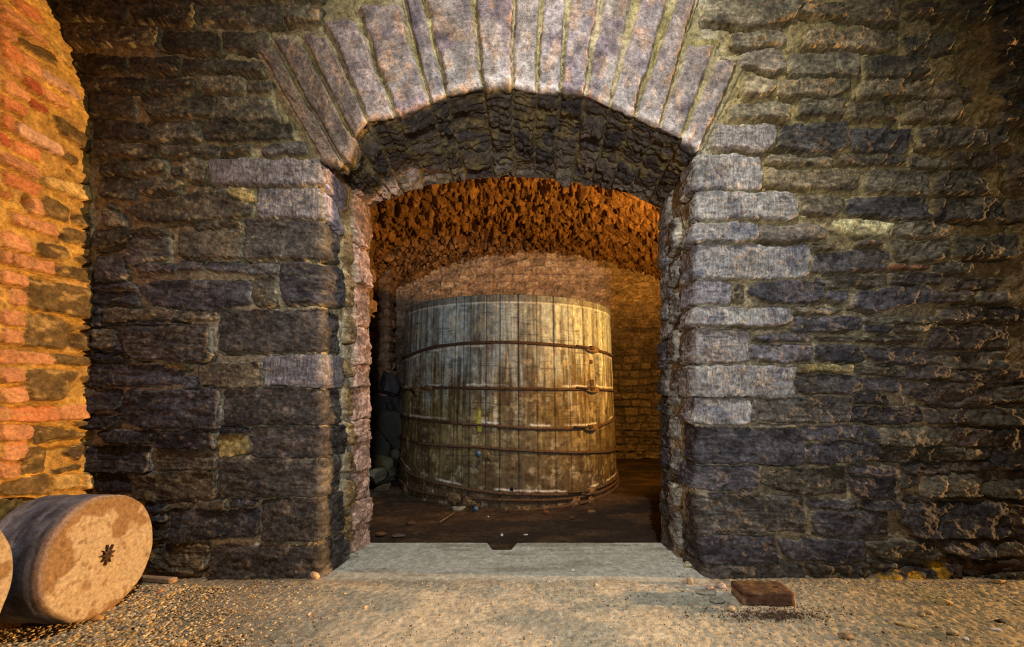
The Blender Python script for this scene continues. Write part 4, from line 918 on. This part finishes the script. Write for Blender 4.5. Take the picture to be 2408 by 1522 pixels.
# the brick
def box_mesh(name, sx, sy, sz, seed, mat, c_side, c_top, n=14, amp=0.0022):
    import bmesh
    bm = bmesh.new(); bmesh.ops.create_cube(bm, size=1.0)
    for v in bm.verts: v.co = (v.co.x*sx, v.co.y*sy, (v.co.z+0.5)*sz)
    bmesh.ops.bevel(bm, geom=bm.edges[:], offset=min(sx, sy, sz)*0.07, segments=2, affect='EDGES')
    bmesh.ops.subdivide_edges(bm, edges=[e for e in bm.edges if e.calc_length() > min(sx, sy, sz)*0.4], cuts=n, use_grid_fill=True)
    V = np.array([v.co[:] for v in bm.verts])
    bm.normal_update(); N = np.array([v.normal[:] for v in bm.verts])
    h = amp*fbm(V[:, 0]/0.03+V[:, 2]/0.05, V[:, 1]/0.03, seed, 4)-amp*1.6*sstep(0.5, 0.9, vnoise(V[:, 0]/0.02, V[:, 1]/0.02+V[:, 2]/0.02, seed+2))
    V = V+N*h[:, None]
    for v, c in zip(bm.verts, V): v.co = c
    me = bpy.data.meshes.new(name); bm.to_mesh(me); bm.free(); me.polygons.foreach_set('use_smooth', np.ones(len(me.polygons), dtype=bool))
    a = me.color_attributes.new('Col', 'FLOAT_COLOR', 'POINT'); c4 = np.ones((len(V), 4), dtype=np.float32)
    nz = fbm(V[:, 0]/0.02, V[:, 1]/0.015+V[:, 2]/0.02, seed+4, 4); cc = mixc(np.ones((len(V), 1))*lin(c_side), lin(c_top), sstep(sz*0.9, sz*0.99, V[:, 2])*sstep(-0.4, 0.5, nz))
    cc = mixc(cc, lin((206, 178, 150)), 0.4*sstep(0.5, 0.9, fbm(V[:, 0]/0.05+2, V[:, 2]/0.03, seed+5, 2))*(V[:, 2] < sz*0.9)); c4[:, :3] = cc*np.exp(0.25*nz)[:, None]
    a.data.foreach_set('color', c4.ravel()); me.materials.append(mat); return me
x_, y_ = at_floor(1808, 1427)
br = link(bpy.data.objects.new('brick', box_mesh('brick', 0.232, 0.118, 0.062, 7, M['brickwork'], (98, 70, 52), (112, 84, 50))))
br.location = (x_+0.005, y_+0.062, 0.0); br.rotation_euler = (0, 0, math.radians(-2)); tag(br, 'single loose brown brick lying flat on the floor near the right wall', 'brick')
x_, y_ = at_floor(375, 1362)
pk = link(bpy.data.objects.new('wooden_batten', box_mesh('wooden_batten', 0.30, 0.032, 0.022, 17, M['loose'], (168, 140, 112), (160, 134, 112), 8, 0.0008)))
pk.location = (x_-0.035, y_-0.022, 0.001); pk.rotation_euler = (0, 0, math.radians(-8)); tag(pk, 'short wooden batten sticking out from under the big grindstone', 'batten')
add_rock('pebble', 738, 1364, 20, 19, 0.018, 1, (214, 180, 140), 'round pale pebble at the foot of the left door jamb corner', 'stone', ang=0.5)
add_rock('stone_chip', 508, 1356, 10, 18, 0.012, 2, (200, 110, 50), 'small upright orange brick chip at the foot of the wall left of the arch', 'stone', ang=0.7)
add_rock('stone_chip', 1698, 1387, 26, 14, 0.02, 3, (186, 168, 150), 'triangular pale stone chip left of the brick, the nearest to it', 'stone', ang=0.9)
add_rock('stone_chip', 1671, 1387, 22, 9, 0.014, 4, (190, 160, 136), 'flat pinkish chip just left of the triangular chip', 'stone', ang=0.9)
add_rock('mortar_lump', 1722, 1440, 18, 12, 0.016, 5, (198, 176, 142), 'small mortar lump below the left end of the brick', 'stone')
add_rock('stone_chip', 1620, 1336, 26, 13, 0.02, 6, (176, 164, 132), 'pale stone chips piled at the foot of the right door jamb', 'stone', ang=0.9)
add_rock('stone_chip', 1624, 1375, 17, 15, 0.015, 7, (196, 168, 130), 'pointed tan chip standing near the right jamb corner', 'stone', ang=0.9)
add_rock('mortar_slab', 1668, 1400, 46, 8, 0.022, 8, (158, 150, 130), 'wide flat grey scrap of mortar left of the brick', 'mortar', ang=0.9)
add_rock('mortar_slab', 1690, 1420, 34, 10, 0.022, 9, (150, 144, 126), 'narrower grey scrap of mortar below the wide one, left of the brick', 'mortar', ang=0.9)
add_rock('pebble', 2188, 1446, 16, 11, 0.012, 10, (186, 160, 110), 'round brown pebble on the open floor at right', 'stone', ang=0.3)
add_rock('pebble', 2170, 1452, 20, 9, 0.012, 11, (150, 128, 86), 'flatter dull pebble touching the round one at right', 'stone', ang=0.3)
add_rock('stone_splinter', 2136, 1476, 44, 11, 0.011, 12, (214, 184, 120), 'long pale splinter of stone lying on the floor at lower right', 'stone', rot=-0.45, ang=0.8)
add_rock('pebble', 2246, 1496, 26, 14, 0.018, 13, (176, 158, 120), 'rounded grey pebble at lower right, right of the long splinter', 'stone', ang=0.4)
add_rock('stone_flake', 1996, 1504, 38, 9, 0.02, 14, (140, 120, 90), 'dark curled flake near the bottom edge, right of the soot patch', 'stone', ang=0.9)
add_rock('stone_flake', 2226, 1424, 38, 16, 0.025, 15, (172, 146, 92), 'broad flat flake of stone on the floor below the yellow stained stone', 'stone', ang=0.9, lift=0.6)
add_rock('paper_scrap', 2346, 1487, 20, 7, 0.01, 16, (222, 214, 206), 'small white scrap at the lower right edge of the floor', 'scrap', ang=0.9, rot=-0.4)
add_rock('paper_scrap', 2275, 1508, 12, 7, 0.01, 17, (216, 210, 206), 'tiny white scrap near the bottom edge, below the grey pebble', 'scrap', ang=0.9)
add_rock('stone_flake', 2350, 1373, 34, 10, 0.02, 18, (160, 128, 78), 'jagged brown flake against the foot of the wall at far right', 'stone', ang=0.9)
add_rock('charcoal_bit', 2356, 1467, 22, 8, 0.012, 19, (40, 34, 28), 'black bit of charcoal at the right edge of the floor', 'charcoal', ang=0.9)
add_rock('stone_chip', 1985, 1374, 15, 10, 0.012, 20, (206, 180, 140), 'small pale chip close to the wall right of the brick', 'stone', ang=0.9)
add_rock('stone_flake', 246, 1413, 28, 8, 0.016, 21, (216, 176, 120), 'thin flat pale flake at the foot of the big grindstone', 'stone', ang=0.8)
add_rock('stone_flake', 371, 1400, 18, 14, 0.014, 22, (190, 140, 104), 'pinkish triangular flake on the gravel below the batten', 'stone', ang=0.9)
add_rock('brick_lump', 224, 1466, 30, 16, 0.02, 23, (196, 146, 80), 'lump of orange brick half sunk in the gravel below the big grindstone', 'stone', ang=0.6)
add_rock('pebble', 858, 1433, 10, 8, 0.01, 24, (214, 184, 150), 'tiny pale pebble on the bare floor left of centre', 'stone', ang=0.4)
add_rock('pebble', 725, 1450, 9, 8, 0.01, 25, (208, 184, 160), 'tiny pebble on the bare floor, further left than its twin', 'stone', ang=0.4)
add_rock('pebble', 1348, 1345, 9, 6, 0.01, 26, (214, 210, 196), 'tiny white pebble on the grey threshold under the arch', 'stone', ang=0.4)
add_rock('pebble', 1402, 1379, 10, 6, 0.01, 27, (210, 190, 160), 'tiny pale pebble just before the threshold', 'stone', ang=0.4)
# inside the chamber
ZC = ZFL
add_rock('dark_boulder', 908, 896, 52, 58, 0.14, 31, (74, 72, 78), 'dark angular boulder on top of the rubble heap behind the left jamb', 'stone', D=5.15, z0=0.86, ang=1.0, lift=0.1, sub=4)
rub = [(885, 1115, 40, 34, (120, 118, 100), 'square pale grey block low on the rubble heap left of the vat', 4.3, 0.0), (897, 1090, 52, 42, (104, 100, 76), 'greenish wedge block above the square pale block, left of the vat', 4.6, 0.10),
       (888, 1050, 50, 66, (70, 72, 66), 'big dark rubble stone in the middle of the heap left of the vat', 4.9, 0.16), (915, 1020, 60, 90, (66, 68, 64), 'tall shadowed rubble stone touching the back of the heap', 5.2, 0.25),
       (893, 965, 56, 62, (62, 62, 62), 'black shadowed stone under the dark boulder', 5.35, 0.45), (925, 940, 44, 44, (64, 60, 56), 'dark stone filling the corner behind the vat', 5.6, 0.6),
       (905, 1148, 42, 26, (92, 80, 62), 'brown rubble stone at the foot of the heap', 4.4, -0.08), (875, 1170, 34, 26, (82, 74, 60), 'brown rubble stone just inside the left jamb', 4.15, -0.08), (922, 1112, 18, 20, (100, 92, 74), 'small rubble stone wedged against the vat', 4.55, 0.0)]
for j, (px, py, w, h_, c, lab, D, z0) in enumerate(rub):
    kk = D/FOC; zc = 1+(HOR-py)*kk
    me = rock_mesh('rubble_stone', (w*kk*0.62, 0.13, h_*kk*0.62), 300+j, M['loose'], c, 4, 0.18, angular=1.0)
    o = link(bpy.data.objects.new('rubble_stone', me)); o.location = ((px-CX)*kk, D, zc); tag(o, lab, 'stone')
# a core of heaped earth and small stones supports the rubble
x = seg((XL+0.02, -1.02, 0.02)); y = seg((4.2, 6.24, 0.03)); X, Y = np.meshgrid(x, y)
hz = 1.02*sstep(-1.12, -1.62, X+0.10*fbm(X/0.2, Y/0.2, 3, 3))*sstep(4.25, 5.7, Y)
f1, f2, cid = worley(X/0.12, Y/0.14, 9); z = ZFL-0.03+hz+0.07*(cid-0.3)*sstep(0.0, 0.25, f2-f1)*(hz > 0.05)+0.02*fbm(X/0.06, Y/0.06, 5, 3)
cc = mixc(lin((58, 52, 44)), lin((104, 100, 86)), cid**3)*np.exp(0.3*fbm(X/0.05, Y/0.05, 7, 3))[..., None]
o = raw_mesh('rubble_heap', np.stack([X, Y, z], -1).reshape(-1, 3), grid_faces(*X.shape, (np.hypot(X-VX, Y-VY) > 1.29)[:-1, :-1], flip=True), cc.reshape(-1, 3), np.zeros(X.size), np.stack([X, Y], -1).reshape(-1, 2), M['loose'])
tag(o, 'dark heap of earth and small rubble in the left corner of the chamber', 'rubble', kind='stuff')
for j, (px, py, w, h_, c, lab) in enumerate([(1078, 1204, 34, 14, (120, 122, 110), 'flat grey stone at the foot of the vat, left of the lower drain cap'), (965, 1237, 22, 11, (84, 62, 44), 'brown clod on the chamber floor at left'), (894, 1262, 26, 9, (110, 80, 54), 'reddish clod just behind the threshold at left'), (936, 1264, 30, 6, (92, 84, 76), 'grey splinter just behind the threshold at left'),
      (1284, 1209, 14, 9, (110, 72, 50), 'small reddish lump before the foot of the vat, right of centre'), (1392, 1208, 20, 9, (120, 90, 60), 'brown lump before the foot of the vat at right'), (1148, 1219, 5, 5, (230, 226, 220), 'tiny white pebble before the foot of the vat'), (1180, 1262, 8, 6, (210, 200, 196), 'tiny white scrap behind the drain notch'), (1236, 1261, 12, 4, (200, 190, 180), 'thin pale sliver behind the threshold, right of the notch'), (1345, 1222, 12, 8, (96, 70, 48), 'dark clod on the chamber floor right of centre')]):
    add_rock('clod' if 'clod' in lab or 'lump' in lab else 'loose_stone', px, py, w, h_, 0.03 if w > 12 else 0.012, 400+j, c, lab, 'stone', z0=ZC, ang=0.6)
x_, y_ = at_floor(1050, 1225, ZC)
st = tube('twig', [(x_-0.04, y_-0.10, ZC+0.02), (x_, y_, ZC+0.025), (x_+0.05, y_+0.12, ZC+0.03)], 0.006, M['oldwood'], None, 6, 0.2, seed=9)
tag(st, 'thin brown twig lying before the vat at left', 'twig')

# ------------------------------------------------------------------ gravel spread in the lower left corner
def gravel():
    ico = [(0, 0, 1)]
    import bmesh
    bm = bmesh.new(); bmesh.ops.create_icosphere(bm, subdivisions=1, radius=1.0); BV = np.array([v.co[:] for v in bm.verts]); BF = np.array([[v.index for v in f.verts] for f in bm.faces]); bm.free()
    bm = bmesh.new(); bmesh.ops.create_icosphere(bm, subdivisions=2, radius=1.0); BV = np.array([v.co[:] for v in bm.verts]); BF = np.array([[v.index for v in f.verts] for f in bm.faces]); bm.free()
    rs = np.random.RandomState(12); V, F, cl = [], [], []; k = 0
    pal = [lin(c) for c in ((236, 200, 138), (220, 178, 108), (200, 168, 116), (150, 140, 120), (180, 168, 140), (240, 216, 172))]
    n = 0
    for _ in range(90000):
        x_ = rs.uniform(-2.18, -0.75); y_ = rs.uniform(1.30, 2.10)
        edge = -1.34+0.30*(1.85-y_)*1.2+0.16*float(fbm(np.array([y_/0.2]), np.array([x_/0.3]), 3, 2)[0])
        dens = 1.0 if x_ < edge-0.12 else math.exp(-(x_-edge+0.12)/0.15)
        if rs.rand() > dens: continue
        s_ = rs.uniform(0.0042, 0.0086)*(1.0 if dens > 0.9 else 0.75)
        sc = np.array([s_*rs.uniform(0.9, 1.5), s_*rs.uniform(0.8, 1.1), s_*rs.uniform(0.45, 0.8)])
        a_ = rs.uniform(0, math.pi); ca, sa = math.cos(a_), math.sin(a_)
        v = BV*(1+0.15*(rs.rand(len(BV), 1)-0.5))*sc; tl = rs.uniform(-0.5, 0.5)
        v = np.stack([v[:, 0]*ca-v[:, 1]*sa, v[:, 0]*sa+v[:, 1]*ca, v[:, 2]+v[:, 0]*tl], -1)+np.array([x_, y_, 0.003+rs.rand()*0.008*(dens > 0.9)])
        V.append(v); F.append(BF+k); k += len(v); c = pal[rs.randint(len(pal))]*rs.uniform(0.6, 1.15); cl.append(np.repeat(c[None], len(v), 0)); n += 1
        if n > 13000: break
    V = np.concatenate(V); F = np.concatenate(F); cl = np.concatenate(cl)
    o = raw_mesh('gravel', V, F, cl, np.zeros(len(V)), V[:, :2], M['loose'])
    tag(o, 'bed of small tan and grey gravel in front of the grindstones', 'gravel', kind='stuff')
gravel()

def crumbs():
    import bmesh
    bm = bmesh.new(); bmesh.ops.create_icosphere(bm, subdivisions=1, radius=1.0); BV = np.array([v.co[:] for v in bm.verts]); BF = np.array([[v.index for v in f.verts] for f in bm.faces]); bm.free()
    rs = np.random.RandomState(77); V, F, cl = [], [], []; k = 0
    pal = [lin(c) for c in ((204, 186, 150), (176, 152, 112), (120, 104, 84), (214, 206, 190), (92, 74, 58), (190, 140, 96))]
    for i in range(5200):
        if i % 4 == 0:                                    # drifts at the foot of the walls and jambs
            x_ = rs.choice([-1, 1])*rs.uniform(0.86, 2.5); y_ = 2.155-abs(rs.normal(0, 0.06))
            if abs(x_) < 1.0: y_ = rs.uniform(2.15, 2.6); x_ = math.copysign(0.93-abs(rs.normal(0, 0.06)), x_)
        elif i % 8 == 1: x_ = 1.15+rs.normal(0, 0.14); y_ = 1.85+rs.normal(0, 0.035)
        else: x_ = rs.uniform(-1.4, 2.7); y_ = rs.uniform(1.5, 2.16)
        if x_ < -1.35 and y_ > 1.55: continue
        s_ = rs.uniform(0.0012, 0.0034)*(1.5 if rs.rand() < 0.08 else 1.0); sc = s_*np.array([rs.uniform(0.8, 1.6), rs.uniform(0.7, 1.2), rs.uniform(0.4, 0.8)])
        a_ = rs.uniform(0, 6.28); ca, sa = math.cos(a_), math.sin(a_); v = BV*(1+0.5*(rs.rand(len(BV), 1)-0.5))*sc
        v = np.stack([v[:, 0]*ca-v[:, 1]*sa, v[:, 0]*sa+v[:, 1]*ca, v[:, 2]], -1)+np.array([x_, y_, 0.0035])
        c = pal[rs.randint(len(pal))] if i % 8 != 1 else lin((84, 64, 50))
        V.append(v); F.append(BF+k); k += len(v); cl.append(np.repeat(c[None], len(v), 0))
    V = np.concatenate(V); o = raw_mesh('grit', V, np.concatenate(F), np.concatenate(cl), np.zeros(len(V)), V[:, :2], M['loose'], smooth=False)
    tag(o, 'fine grit and mortar crumbs scattered over the floor', 'grit', kind='stuff')
crumbs()
